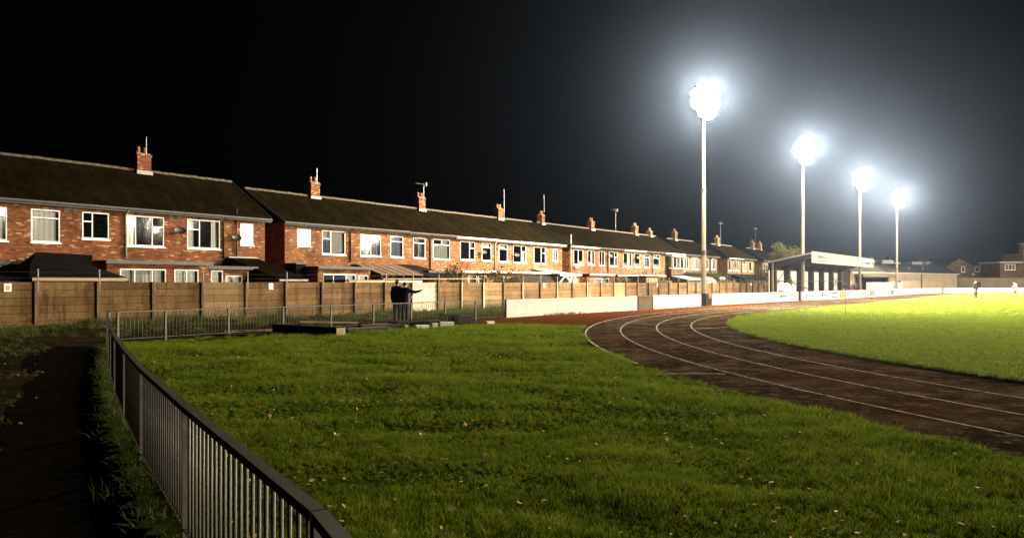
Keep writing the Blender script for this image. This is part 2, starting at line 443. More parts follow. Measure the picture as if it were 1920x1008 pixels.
# ------------------------------------------------------------------ the ground, running track and pitch
CX, CY = 46.3, 22.3                       # centre of the near bend
C_S = UX * CX + UY * CY; C_D = -UY * CX + UX * CY
R_A, R_B, R_C, R_D, R_E = 44.0, 42.75, 41.4, 40.05, 38.55
FAR_S = C_S + 84.0                        # centre of the far bend
def oval(r, wob=0.0):
    """closed loop round both bends at radius r, near straight first"""
    pts = []
    def pt(s, d): p = P(s, d); return (p.x, p.y)
    for i in range(97):                   # near bend: from the far-side straight round to the houses' side
        th = math.pi * 1.5 - math.pi * i / 96
        q = r + wob * (fbm(np.array([i * 0.9]), np.array([r]))[0] - 0.5)
        pts.append(pt(C_S + q * math.cos(th), C_D + q * math.sin(th)))
    for i in range(1, 30):
        pts.append(pt(C_S + 84.0 * i / 30, C_D + r))
    for i in range(65):
        th = math.pi * 0.5 - math.pi * i / 64
        pts.append(pt(FAR_S + r * math.cos(th), C_D + r * math.sin(th)))
    for i in range(1, 30):
        pts.append(pt(FAR_S - 84.0 * i / 30, C_D - r))
    return pts
def band(name, r0, r1, z, mat, parent=None):
    a, c = oval(r0), oval(r1); n = len(a)
    vs = [(x, y, z) for x, y in a] + [(x, y, z) for x, y in c]
    return MB().add(vs, [(i, (i + 1) % n, n + (i + 1) % n, n + i) for i in range(n)]).build(name, mat, parent)
def rad(x, y):
    """distance measure to the oval's axis: the oval radius a point lies on"""
    s = UX * x + UY * y; d = -UY * x + UX * y
    ss = np.clip(s, C_S, FAR_S)
    return np.hypot(s - ss, d - C_D)

g = MB().quad((-700, -400, -0.08), (900, -400, -0.08), (900, 1200, -0.08), (-700, 1200, -0.08)).build('ground', 'earth')
tag(g, kind='structure')

# the lawn outside the bend: lumpy turf, lower than the track sheet at its edge
gx = np.arange(-16, 12.01, 0.16); gy = np.arange(0.5, 40.01, 0.16)
XX, YY = np.meshgrid(gx, gy)
def lawn_h(x, y):
    edge = np.clip((rad(x, y) - R_A) / 1.5, 0, 1)
    return -0.004 + edge * (0.085 * (fbm(x * 0.75 + 5, y * 0.75) - 0.5) + 0.012)
ZZ = lawn_h(XX, YY)
nx, ny = len(gx), len(gy)
idx = np.arange(nx * ny).reshape(ny, nx)
fc = np.stack([idx[:-1, :-1], idx[:-1, 1:], idx[1:, 1:], idx[1:, :-1]], -1).reshape(-1, 4)
# fence line (path side) used for cutting the lawn
FENCE = [(0.55, 0.2), (0.02, 1.35), (-0.70, 2.78), (-2.20, 5.18), (-3.585, 7.45), (-4.815, 9.56), (-6.09, 11.8), (-7.25, 13.9), (-8.42, 16.05), (-9.6, 18.25), (-10.75, 20.4), (-11.75, 22.4)]
fxs = np.array([p[0] for p in FENCE]); fys = np.array([p[1] for p in FENCE])
def fence_x(y): return np.interp(y, fys, fxs)
FC = (-11.75, 22.4)                       # corner of the railings
def far_fence_off(x, y):                  # >0 beyond the far railing, towards the houses
    return -UY * (x - FC[0]) + UX * (y - FC[1])
cx = XX[:-1, :-1] + 0.08; cyy = YY[:-1, :-1] + 0.08
keep = (cx > fence_x(cyy) - 0.25) & (rad(cx, cyy) > R_A - 0.4) & (far_fence_off(cx, cyy) < -0.2) & ~((cyy > 31.1 - 0.42 * (cx - 2.3)) & (cx > -1.6))
lawn = put('lawn', np_mesh('lawn', np.stack([XX, YY, ZZ], -1).reshape(-1, 3), fc[keep.ravel()], 'turf_soil', True))
tag(lawn, kind='structure')

# red apron between the lawn, the bend and the white perimeter wall
def poly_sheet(name, pts, z, mat):
    me = bpy.data.meshes.new(name); bm = bmesh.new()
    bm.faces.new([bm.verts.new((x, y, z)) for x, y in pts]); bmesh.ops.triangulate(bm, faces=bm.faces[:])
    bm.normal_update()
    for f in bm.faces:
        if f.normal.z < 0: f.normal_flip()
    bm.to_mesh(me); bm.free(); me.materials.append(MATS[mat]); return put(name, me)
apron_pts = [(-1.6, 33.2), (-0.4, 32.3), (0.9, 31.6), (2.3, 30.9), (4.0, 30.0)]
apron_pts += [(P(s, C_D + R_A - 1.0).x, P(s, C_D + R_A - 1.0).y) for s in (38, 50, 60, 75, 90, 110, 130)]
apron_pts += [(P(s, 22.3).x, P(s, 22.3).y) for s in (130, 110, 90, 75, 60, 45)] + [(5.6, 46.6), (1.2, 41.0), (-0.6, 38.4), (-1.6, 36.0)]
tag(poly_sheet('track_apron', apron_pts, 0.000, 'apron_red'), kind='structure')
tr_o = band('running_track', R_E - 0.2, R_A + 0.05, 0.012, 'track_surface'); tag(tr_o, kind='structure')
for r_, w_ in ((R_B, 0.042), (R_C, 0.042), (R_D, 0.042)):
    band('lane_line', r_ - w_, r_, 0.016, 'line_paint', tr_o)
aa, ac = oval(R_A - 0.06), oval(R_A)
lm = MB()
for i in range(len(aa) - 1):
    if aa[i][1] > 15.2 and i < 125: lm.add([(*aa[i], 0.016), (*aa[i + 1], 0.016), (*ac[i + 1], 0.016), (*ac[i], 0.016)], [(0, 1, 2, 3)])
lm.build('lane_line', 'line_paint', tr_o)
def radial_line(name, ang_pt0, ang_pt1, w, mat):
    a = Vector((*ang_pt0, 0.0165)); c = Vector((*ang_pt1, 0.0165)); t = (c - a).normalized(); n_ = Vector((-t.y, t.x, 0)) * w / 2
    MB().quad(a - n_, c - n_, c + n_, a + n_).build(name, mat, tr_o)
radial_line('cross_line', (2.86, 14.75), (4.08, 14.72), 0.06, 'line_paint')
radial_line('cross_line', (2.55, 27.3), (5.05, 26.6), 0.07, 'line_paint_faint')
radial_line('cross_line', (3.0, 29.6), (7.0, 29.3), 0.08, 'line_paint_faint')
radial_line('cross_line', (6.9, 29.2), (8.5, 30.3), 0.10, 'line_paint')
for s_ in (52.5, 55, 60.5):
    a_, b_ = P(s_, C_D + R_D), P(s_ + 0.3, C_D + R_B)
    radial_line('cross_line', (a_.x, a_.y), (b_.x, b_.y), 0.12, 'line_paint')
# low outer kerb of the bend
a, c = oval(R_A + 0.05), oval(R_A + 0.11)
kb = MB()
for i in range(75, 92):
    j = i + 1
    kb.add([(*a[i], 0.0), (*a[j], 0.0), (*a[j], 0.03), (*a[i], 0.03), (*c[i], 0.0), (*c[j], 0.0), (*c[j], 0.03), (*c[i], 0.03)],
           [(0, 1, 2, 3), (3, 2, 6, 7), (4, 7, 6, 5)])
tag(kb.build('track_kerb', 'earth'), kind='structure')

# football pitch inside the track, gently crowned, cut edge of dark soil
rings = [(R_E + 0.03, 0.0), (R_E, 0.055), (R_E - 0.25, 0.075), (R_E - 4, 0.12), (R_E - 10, 0.2), (R_E - 18, 0.26), (R_E - 28, 0.28), (0.6, 0.28)]
vs = []; n = None
for k, (r_, z_) in enumerate(rings):
    o_ = oval(r_, 0.25 if k < 3 else 0.0); n = len(o_); vs += [(x, y, z_) for x, y in o_]
fs = [(k * n + i, k * n + (i + 1) % n, (k + 1) * n + (i + 1) % n, (k + 1) * n + i) for k in range(len(rings) - 1) for i in range(n)]
fs.append(tuple((len(rings) - 1) * n + i for i in range(n)))
pitch = MB().add(vs, fs).build('football_pitch', 'pitch_turf', smooth=True); tag(pitch, kind='structure')
def pitch_h(x, y):
    q = R_E - rad(x, y)
    return np.interp(q, [0, 0.25, 4, 10, 18, 28], [0.055, 0.075, 0.12, 0.2, 0.26, 0.28])

# asphalt path left of the railings, rough bank under the concrete wall
path_pts = [(fence_x(y) - 0.3, y) for y in np.linspace(0.3, 22.0, 26)] + [(fence_x(y) - 1.25 - 0.4 * float(vnoise(np.array([y * 0.8]), np.array([2.0]))[0]) - 0.6 * float(vnoise(np.array([y * 0.22]), np.array([9.0]))[0]), y) for y in np.linspace(22.3, 0.3, 44)]
tag(poly_sheet('path', path_pts, -0.075, 'asphalt'), kind='structure')
WALL_D = 32.0
bs = np.arange(4, 62, 0.35); bd = np.arange(-1.0, 1.0001, 0.04)
BS, BT = np.meshgrid(bs, np.linspace(0, 1, 22))
dnear = 24.6
BD = dnear + (31.9 - dnear) * BT
BX = UX * BS - UY * BD; BY = UY * BS + UX * BD
rise = np.clip((36 - BS) / 22, 0, 1) * 0.14
BZ = -0.07 + np.clip((BD - 26.0) / 5.5, 0, 1) * (rise + 0.03) + 0.12 * (fbm(BS * 0.8, BD * 0.9) - 0.45) * np.clip((BD - dnear) / 1.5, 0, 1)
ib = np.arange(BS.size).reshape(BS.shape)
fb = np.stack([ib[:-1, :-1], ib[:-1, 1:], ib[1:, 1:], ib[1:, :-1]], -1).reshape(-1, 4)
tag(put('bank', np_mesh('bank', np.stack([BX, BY, BZ], -1).reshape(-1, 3), fb, 'earth', True)), kind='structure')
def bank_h(s, d):
    rs = np.clip((36 - s) / 22, 0, 1) * 0.14
    return -0.07 + np.clip((d - 26.0) / 5.5, 0, 1) * (rs + 0.03) + 0.12 * (fbm(s * 0.8, d * 0.9) - 0.45) * np.clip((d - dnear) / 1.5, 0, 1)

# ------------------------------------------------------------------ grass as scattered tufts
def make_clump(name, blades, spread, hmin, hmax, width, mat, lean=0.35):
    vs, fs = [], []
    for _ in range(blades):
        r_ = spread * math.sqrt(random.random()); th = random.random() * 6.283
        bx, by = r_ * math.cos(th), r_ * math.sin(th)
        hh = random.uniform(hmin, hmax); w = width * random.uniform(0.6, 1.2); ang = random.random() * 6.283
        dx, dy = math.cos(ang), math.sin(ang); lx = random.gauss(0, lean) * hh; ly = random.gauss(0, lean) * hh
        n0 = len(vs)
        vs += [(bx - dx * w, by - dy * w, -0.01), (bx + dx * w, by + dy * w, -0.01), (bx + lx * 0.4 + dx * w * 0.8, by + ly * 0.4 + dy * w * 0.8, hh * 0.6), (bx + lx * 0.4 - dx * w * 0.8, by + ly * 0.4 - dy * w * 0.8, hh * 0.6), (bx + lx, by + ly, hh)]
        fs += [(n0, n0 + 1, n0 + 2, n0 + 3), (n0 + 3, n0 + 2, n0 + 4)]
    me = bpy.data.meshes.new(name); me.from_pydata(vs, [], fs); me.materials.append(MATS[mat])
    return bpy.data.objects.new(name, me)
def scatter(name, pts, scl, tilt, sources, label_kind):
    c = bpy.data.collections.new(name + '_tufts')
    for o in sources: c.objects.link(o)
    me = bpy.data.meshes.new(name); me.vertices.add(len(pts)); me.vertices.foreach_set('co', np.asarray(pts, np.float32).ravel())
    a = me.attributes.new('rot', 'FLOAT_VECTOR', 'POINT')
    rot = np.stack([rng.normal(0, tilt, len(pts)), rng.normal(0, tilt, len(pts)), rng.random(len(pts)) * 6.283], -1).astype(np.float32)
    a.data.foreach_set('vector', rot.ravel())
    a = me.attributes.new('scl', 'FLOAT', 'POINT'); a.data.foreach_set('value', np.asarray(scl, np.float32))
    o = put(name, me); tag(o, label_kind[0], label_kind[1], kind='stuff')
    ng = bpy.data.node_groups.new(name, 'GeometryNodeTree')
    ng.interface.new_socket('Geometry', in_out='INPUT', socket_type='NodeSocketGeometry'); ng.interface.new_socket('Geometry', in_out='OUTPUT', socket_type='NodeSocketGeometry')
    gi = ng.nodes.new('NodeGroupInput'); go = ng.nodes.new('NodeGroupOutput')
    ip = ng.nodes.new('GeometryNodeInstanceOnPoints'); ci = ng.nodes.new('GeometryNodeCollectionInfo')
    ci.inputs['Collection'].default_value = c; ci.inputs['Separate Children'].default_value = True; ci.inputs['Reset Children'].default_value = True
    nr = ng.nodes.new('GeometryNodeInputNamedAttribute'); nr.data_type = 'FLOAT_VECTOR'; nr.inputs[0].default_value = 'rot'
    ns = ng.nodes.new('GeometryNodeInputNamedAttribute'); ns.data_type = 'FLOAT'; ns.inputs[0].default_value = 'scl'
    L = ng.links.new
    L(gi.outputs[0], ip.inputs['Points']); L(ci.outputs[0], ip.inputs['Instance']); ip.inputs['Pick Instance'].default_value = True
    L(nr.outputs[0], ip.inputs['Rotation']); L(ns.outputs[0], ip.inputs['Scale']); L(ip.outputs[0], go.inputs[0])
    md = o.modifiers.new('scatter', 'NODES'); md.node_group = ng
    return o
def jgrid(x0, x1, y0, y1, step):
    a, c = np.meshgrid(np.arange(x0, x1, step), np.arange(y0, y1, step)); a = a.ravel(); c = c.ravel()
    return a + rng.uniform(-.5, .5, len(a)) * step * 1.3, c + rng.uniform(-.5, .5, len(c)) * step * 1.3
def in_view(x, y, m=0.78): return (np.abs(x) < m * y + 1.2)
clA = [make_clump('tuft_a', 16, 0.062, 0.03, 0.075, 0.0028, 'grass_blade'), make_clump('tuft_b', 14, 0.06, 0.025, 0.065, 0.003, 'grass_blade', 0.5), make_clump('tuft_c', 18, 0.065, 0.03, 0.085, 0.0026, 'grass_blade', 0.45)]
P_, S_ = [], []
for y0, y1, st in ((3.6, 9, 0.054), (9, 15, 0.076), (15, 24, 0.105), (24, 34, 0.15)):
    x, y = jgrid(-15, 9, y0, y1, st)
    wob = 0.55 * (fbm(x * 1.3, y * 1.3) - 0.5)
    k = in_view(x, y) & (x > fence_x(y) + 0.02 + 0.15 * rng.random(len(x))) & (rad(x, y) > R_A + 0.02 + wob * 0.6 - np.clip((17 - y) / 30, 0, 0.25)) & (far_fence_off(x, y) < -0.45 - 0.3 * rng.random(len(x)))
    # bare margin under the debris by the far railing
    k &= ~((far_fence_off(x, y) > -1.9) & (x > -9.5)) | (rng.random(len(x)) < 0.05)
    k &= ~((y > 30.9 - 0.42 * (x - 2.3)) & (x > -1.8))
    x, y = x[k], y[k]
    P_.append(np.stack([x, y, lawn_h(x, y)], -1))
    patch = 0.7 * fbm(x * 1.0 + 3, y * 1.3) + 0.3 * fbm(x * 0.25 + 8, y * 0.3 + 2)
    S_.append((0.34 + 0.96 * np.clip((patch - 0.3) * 2.2, 0, 1)) * rng.uniform(0.75, 1.25, len(x)) * (1.0 if y0 < 9 else 1.15 if y0 < 15 else 1.4 if y0 < 24 else 1.7))
scatter('lawn_grass', np.concatenate(P_), np.concatenate(S_), 0.12, clA, ('short uneven grass of the dark lawn in the foreground', 'grass'))
# pitch grass
clP = [make_clump('tuft_d', 16, 0.09, 0.02, 0.05, 0.004, 'pitch_blade'), make_clump('tuft_e', 16, 0.09, 0.02, 0.045, 0.004, 'pitch_blade', 0.5)]
P_, S_ = [], []
for y0, y1, st in ((12, 22, 0.12), (22, 36, 0.2), (36, 60, 0.42)):
    x, y = jgrid(5, 46, y0, y1, st)
    wob = 0.25 * (fbm(x * 2.0, y * 2.0) - 0.5)
    k = in_view(x, y, 0.74) & (rad(x, y) < R_E + wob * 0.5)
    x, y = x[k], y[k]
    P_.append(np.stack([x, y, pitch_h(x, y)], -1)); S_.append(rng.uniform(0.8, 1.3, len(x)) * (0.9 if y0 < 20 else 1.3 if y0 < 36 else 2.0))
scatter('pitch_grass', np.concatenate(P_), np.concatenate(S_), 0.1, clP, ('bright mown grass of the floodlit football pitch', 'grass'))
# weeds: at the foot of the fences, on the bank, creeping over the track edge
clW = [make_clump('weed_a', 22, 0.12, 0.08, 0.26, 0.006, 'grass_weed', 0.55), make_clump('weed_b', 16, 0.14, 0.05, 0.18, 0.010, 'grass_weed', 0.8)]
P_, S_ = [], []
x, y = [], []
for yy in np.arange(2.2, 21.5, 0.055):
    if rng.random() < 0.85:
        y.append(yy); x.append(float(fence_x(yy)) - abs(rng.normal(0.02, 0.13)))
x = np.array(x); y = np.array(y); P_.append(np.stack([x, y, np.full(len(x), -0.07)], -1)); S_.append(rng.uniform(0.45, 1.0, len(x)))
s = rng.uniform(8, 58, 2600); d = 25.2 + 6.6 * rng.random(2600) ** 0.8
k = (fbm(s * 0.6, d * 0.8) > 0.47); s, d = s[k], d[k]
P_.append(np.stack([UX * s - UY * d, UY * s + UX * d, bank_h(s, d)], -1)); S_.append(rng.uniform(0.5, 1.4, len(s)))
s = rng.uniform(14, 46, 420); d = 31.75 - abs(rng.normal(0, 0.2, 420)); k = fbm(s * 1.1, d) > 0.5; s, d = s[k], d[k]
P_.append(np.stack([UX * s - UY * d, UY * s + UX * d, bank_h(s, d)], -1)); S_.append(rng.uniform(0.9, 1.9, len(s)))
th = rng.uniform(0, 1, 900); yy = 5.0 + 9 * th; rr = R_A - np.abs(rng.normal(0, 0.35, 900)) * np.clip((12 - yy) / 4, 0.15, 1)
xx = CX - np.sqrt(np.maximum(rr ** 2 - (yy - CY) ** 2, 0)); k = fbm(xx * 3, yy * 3) > 0.45
P_.append(np.stack([xx[k], yy[k], np.full(k.sum(), 0.01)], -1)); S_.append(rng.uniform(0.1, 0.24, k.sum()))
s = rng.uniform(35, 56, 260); d = 22.9 - np.abs(rng.normal(0, 0.25, 260)); k = fbm(s * 0.9, d) > 0.46; s, d = s[k], d[k]
P_.append(np.stack([UX * s - UY * d - 0.35, UY * s + UX * d, np.zeros(len(s))], -1)); S_.append(rng.uniform(0.4, 0.8, len(s)))
x = rng.uniform(-17, -3, 5200); y = rng.uniform(5, 23, 5200); k = (x < fence_x(y) - 1.75 + rng.normal(0, .22, 5200)) & (fbm(x * 0.9, y * 1.1) > 0.43)
P_.append(np.stack([x[k], y[k], np.full(k.sum(), -0.075)], -1)); S_.append(rng.uniform(0.12, 0.5, k.sum()))
scatter('rough_weeds', np.concatenate(P_), np.concatenate(S_), 0.25, clW, ('rough weeds along the railings, the bank and the track edge', 'weeds'))

# fallen leaves on the lawn
def leaf_mesh(n, pts):
    vs, fs = [], []
    for (x, y, z) in pts:
        a = random.random() * 6.283; l = random.uniform(0.014, 0.036); w = l * 0.6; t = random.gauss(0, 0.5)
        ca, sa = math.cos(a), math.sin(a); n0 = len(vs)
        for (p, q, h_) in ((-l, 0, 0), (0, -w, l * t), (l, 0, l * 0.2), (0, w, l * abs(t))):
            vs.append((x + p * ca - q * sa, y + p * sa + q * ca, z + h_))
        fs += [(n0, n0 + 1, n0 + 2), (n0, n0 + 2, n0 + 3)]
    return vs, fs
lp = []
while len(lp) < 800:
    y = 4.6 + 20 * random.random() ** 1.7; x = random.uniform(-12, 8)
    if abs(x) < 0.72 * y and x > float(fence_x(y)) + 0.3 and float(rad(np.array(x), np.array(y))) > R_A + 0.3:
        if random.random() < (1.0 if x < 2.5 and y < 17 else 0.3):
            lp.append((x, y, float(lawn_h(np.array(x), np.array(y))) + random.uniform(0.035, 0.06)))
v_, f_ = leaf_mesh(0, lp)
tag(put('fallen_leaves', (lambda me: (me.from_pydata(v_, [], f_), me.materials.append(MATS['leaf_litter']), me)[2])(bpy.data.meshes.new('fallen_leaves'))), 'small pale fallen leaves strewn over the lawn', 'leaves', kind='stuff')
# pale stones and litter on the dark path side
sp = []
for _ in range(70):
    y = random.uniform(6, 22); x = float(fence_x(y)) - random.uniform(0.6, 7) - 0.5
    sp.append((x, y, -0.074))
v_, f_ = [], []
for (x, y, z) in sp:
    r_ = random.uniform(0.012, 0.045); n0 = len(v_); a = random.random() * 6
    v_ += [(x + r_ * math.cos(a + k * 1.57) * (1.5 if k % 2 else 1), y + r_ * math.sin(a + k * 1.57), z) for k in range(4)] + [(x, y, z + r_ * 0.7)]
    f_ += [(n0 + k, n0 + (k + 1) % 4, n0 + 4) for k in range(4)]
me = bpy.data.meshes.new('path_gravel'); me.from_pydata(v_, [], f_); me.materials.append(MATS['stone_bit'])
tag(put('path_gravel', me), 'loose pale stones scattered over the dark path', 'gravel', kind='stuff')

# ------------------------------------------------------------------ railings
def railing(name, label, pts, height, picket_gap, rail_w, rail_h, picket_r, post_w, mat_rail, mat_post, mat_picket, base=0.0, lead_post=True):
    t = thing(name, label, 'railing', (pts[0][0], pts[0][1], base))
    o0 = Vector((pts[0][0], pts[0][1], 0))
    pk = MB().tube([(0, 0, 0.09), (0, 0, height - rail_h * 0.5)], picket_r, 6).mesh('picket', mat_picket, True)
    ps = MB().box(-post_w / 2, post_w / 2, -post_w / 2, post_w / 2, -0.1, height - rail_h).mesh('post', mat_post)
    for i in range(len(pts) - 1):
        a = Vector((*pts[i], 0)) - o0; c = Vector((*pts[i + 1], 0)) - o0; L_ = (c - a).length; u_ = (c - a) / L_; rz = math.atan2(u_.y, u_.x)
        MB().bar(a + u_ * 0.012 + Vector((0, 0, height - rail_h / 2)), c - u_ * 0.012 + Vector((0, 0, height - rail_h / 2)), rail_w, rail_h).build('top_rail', mat_rail, t)
        MB().bar(a + u_ * 0.03 + Vector((0, 0, 0.1)), c - u_ * 0.03 + Vector((0, 0, 0.1)), 0.04, 0.012).build('bottom_rail', mat_rail, t)
        if i > 0 or lead_post:
            put('post', ps, t, a, rz)
        n_ = max(2, int(L_ / picket_gap))
        for k in range(1, n_):
            put('picket', pk, t, a + u_ * (L_ * k / n_), rz)
    put('post', ps, t, Vector((*pts[-1], 0)) - o0, 0)
    return t
railing('path_railing', 'dark metal railing running back along the black path at the left', FENCE[1:], 0.93, 0.118, 0.058, 0.042, 0.0095, 0.05, 'rail_paint', 'picket_steel', 'picket_steel')
far_pts = [(FC[0] + 0.15, FC[1] + 0.2)]
for k in range(9):
    s_ = 1.73 + 2.21 * k; far_pts.append((FC[0] + UX * s_, FC[1] + UY * s_))
railing('lawn_railing', 'light grey metal railing between the lawn and the concrete wall', far_pts, 0.92, 0.118, 0.045, 0.03, 0.0085, 0.06, 'rail_grey', 'rail_grey', 'rail_grey')

# ------------------------------------------------------------------ concrete panel wall
WS0, WSTEP, WN = 10.94, 2.33, 40
wall = thing('concrete_wall', 'long brown concrete panel wall along the back gardens', 'wall', P(WS0, WALL_D), ROT)
ROWH = 0.297
def panel_mesh(L_, mat):
    b_ = 0.012
    m_ = MB()
    m_.add([(0, 0, 0), (L_, 0, 0), (L_, 0, ROWH), (0, 0, ROWH), (0, -0.03, b_), (L_, -0.03, b_), (L_, -0.03, ROWH - b_), (0, -0.03, ROWH - b_), (0, 0.03, 0), (L_, 0.03, 0), (L_, 0.03, ROWH), (0, 0.03, ROWH)],
           [(4, 5, 6, 7), (0, 1, 5, 4), (7, 6, 2, 3), (0, 4, 7, 3), (1, 2, 6, 5), (9, 8, 11, 10), (3, 2, 10, 11), (0, 8, 9, 1), (0, 3, 11, 8), (1, 9, 10, 2)])
    return m_.mesh('concrete_panel', mat)
PM = {k: panel_mesh(WSTEP - 0.1, k) for k in ('concrete', 'concrete_pale', 'concrete_white')}
postm = {k: MB().prism([(-0.055, -0.14), (0.055, -0.14), (0.055, 0.07), (-0.055, 0.07)], 'z', -0.1, 1.80).mesh('concrete_post', k) for k in ('post_concrete', 'concrete_white')}
spm = MB().box(-0.022, 0.022, -0.02, 0.02, 1.42, 2.3).mesh('steel_post', 'galvanised_dull')
for i in range(WN + 1):
    put('concrete_post', postm['concrete_white' if i in (10, 12, 13, 15, 17, 19) else 'post_concrete'], wall, (i * WSTEP, 0, 0))
    sp_ = put('steel_post', spm, wall, (i * WSTEP + 0.09, -0.07, 0)); sp_.rotation_euler = (0, random.gauss(0, 0.012), 0)
    if i < WN:
        mk = 'concrete_white' if i == 10 else 'concrete_pale' if i in (4, 13, 21) else 'concrete'
        for k in range(6):
            o = put('concrete_panel', PM[mk], wall, (i * WSTEP + 0.05, random.uniform(-0.006, 0.006), k * (ROWH + 0.001)))
for zz in (1.95, 2.17):
    m_ = MB()
    for i in range(WN): m_.tube([(i * WSTEP + 0.09, -0.095, zz), ((i + 1) * WSTEP + 0.09, -0.095, zz)], 0.004, 4)
    m_.build('wire', 'steel_dark', wall)
# small plates fixed to the wall
for q, (s_, c_, lab) in enumerate(((12.33, True, 'small white notice with yellow emblem at the left end of the wall'), (24.05, False, 'small blank white plate on the wall below the lean-to shed'), (48.8, False, 'small white plate on the wall below the hipped shed roof'), (68.9, False, 'small white plate on the wall near the wooden shed'), (96.5, False, 'small white plate at the far end of the concrete wall'))):
    t = thing('notice_plate', lab, 'notice', P(s_, WALL_D), ROT, 'plates on the concrete wall')
    MB().box(-0.13, 0.13, -0.05, -0.036, 1.43, 1.74).build('plate', 'white_frame', t)
    if c_:
        MB().prism([(0.075 * math.cos(k * 0.524), 1.57 + 0.085 * math.sin(k * 0.524)) for k in range(12)], 'y', -0.054, -0.0505).build('emblem', 'ink_orange', t)
        MB().prism([(0.035 * math.cos(k * 0.785), 1.56 + 0.04 * math.sin(k * 0.785)) for k in range(8)], 'y', -0.058, -0.0545).build('emblem', 'ink_yellow', t)

# ------------------------------------------------------------------ terraced houses
def wall_holes(mb, x0, x1, z0, z1, holes, y0, y1):
    xs = sorted({x0, x1, *[h[0] for h in holes], *[h[1] for h in holes]}); zs = sorted({z0, z1, *[h[2] for h in holes], *[h[3] for h in holes]})
    for i in range(len(xs) - 1):
        for j in range(len(zs) - 1):
            xc = (xs[i] + xs[i + 1]) / 2; zc = (zs[j] + zs[j + 1]) / 2
            if any(h[0] < xc < h[1] and h[2] < zc < h[3] for h in holes): continue
            mb.quad((xs[i], y0, zs[j]), (xs[i + 1], y0, zs[j]), (xs[i + 1], y0, zs[j + 1]), (xs[i], y0, zs[j + 1]))
    for h in holes:
        a, b_, c, d = h
        mb.quad((a, y0, c), (a, y1, c), (a, y1, d), (a, y0, d)); mb.quad((b_, y0, c), (b_, y0, d), (b_, y1, d), (b_, y1, c))
        mb.quad((a, y0, d), (a, y1, d), (b_, y1, d), (b_, y0, d)); mb.quad((a, y0, c), (b_, y0, c), (b_, y1, c), (a, y1, c))

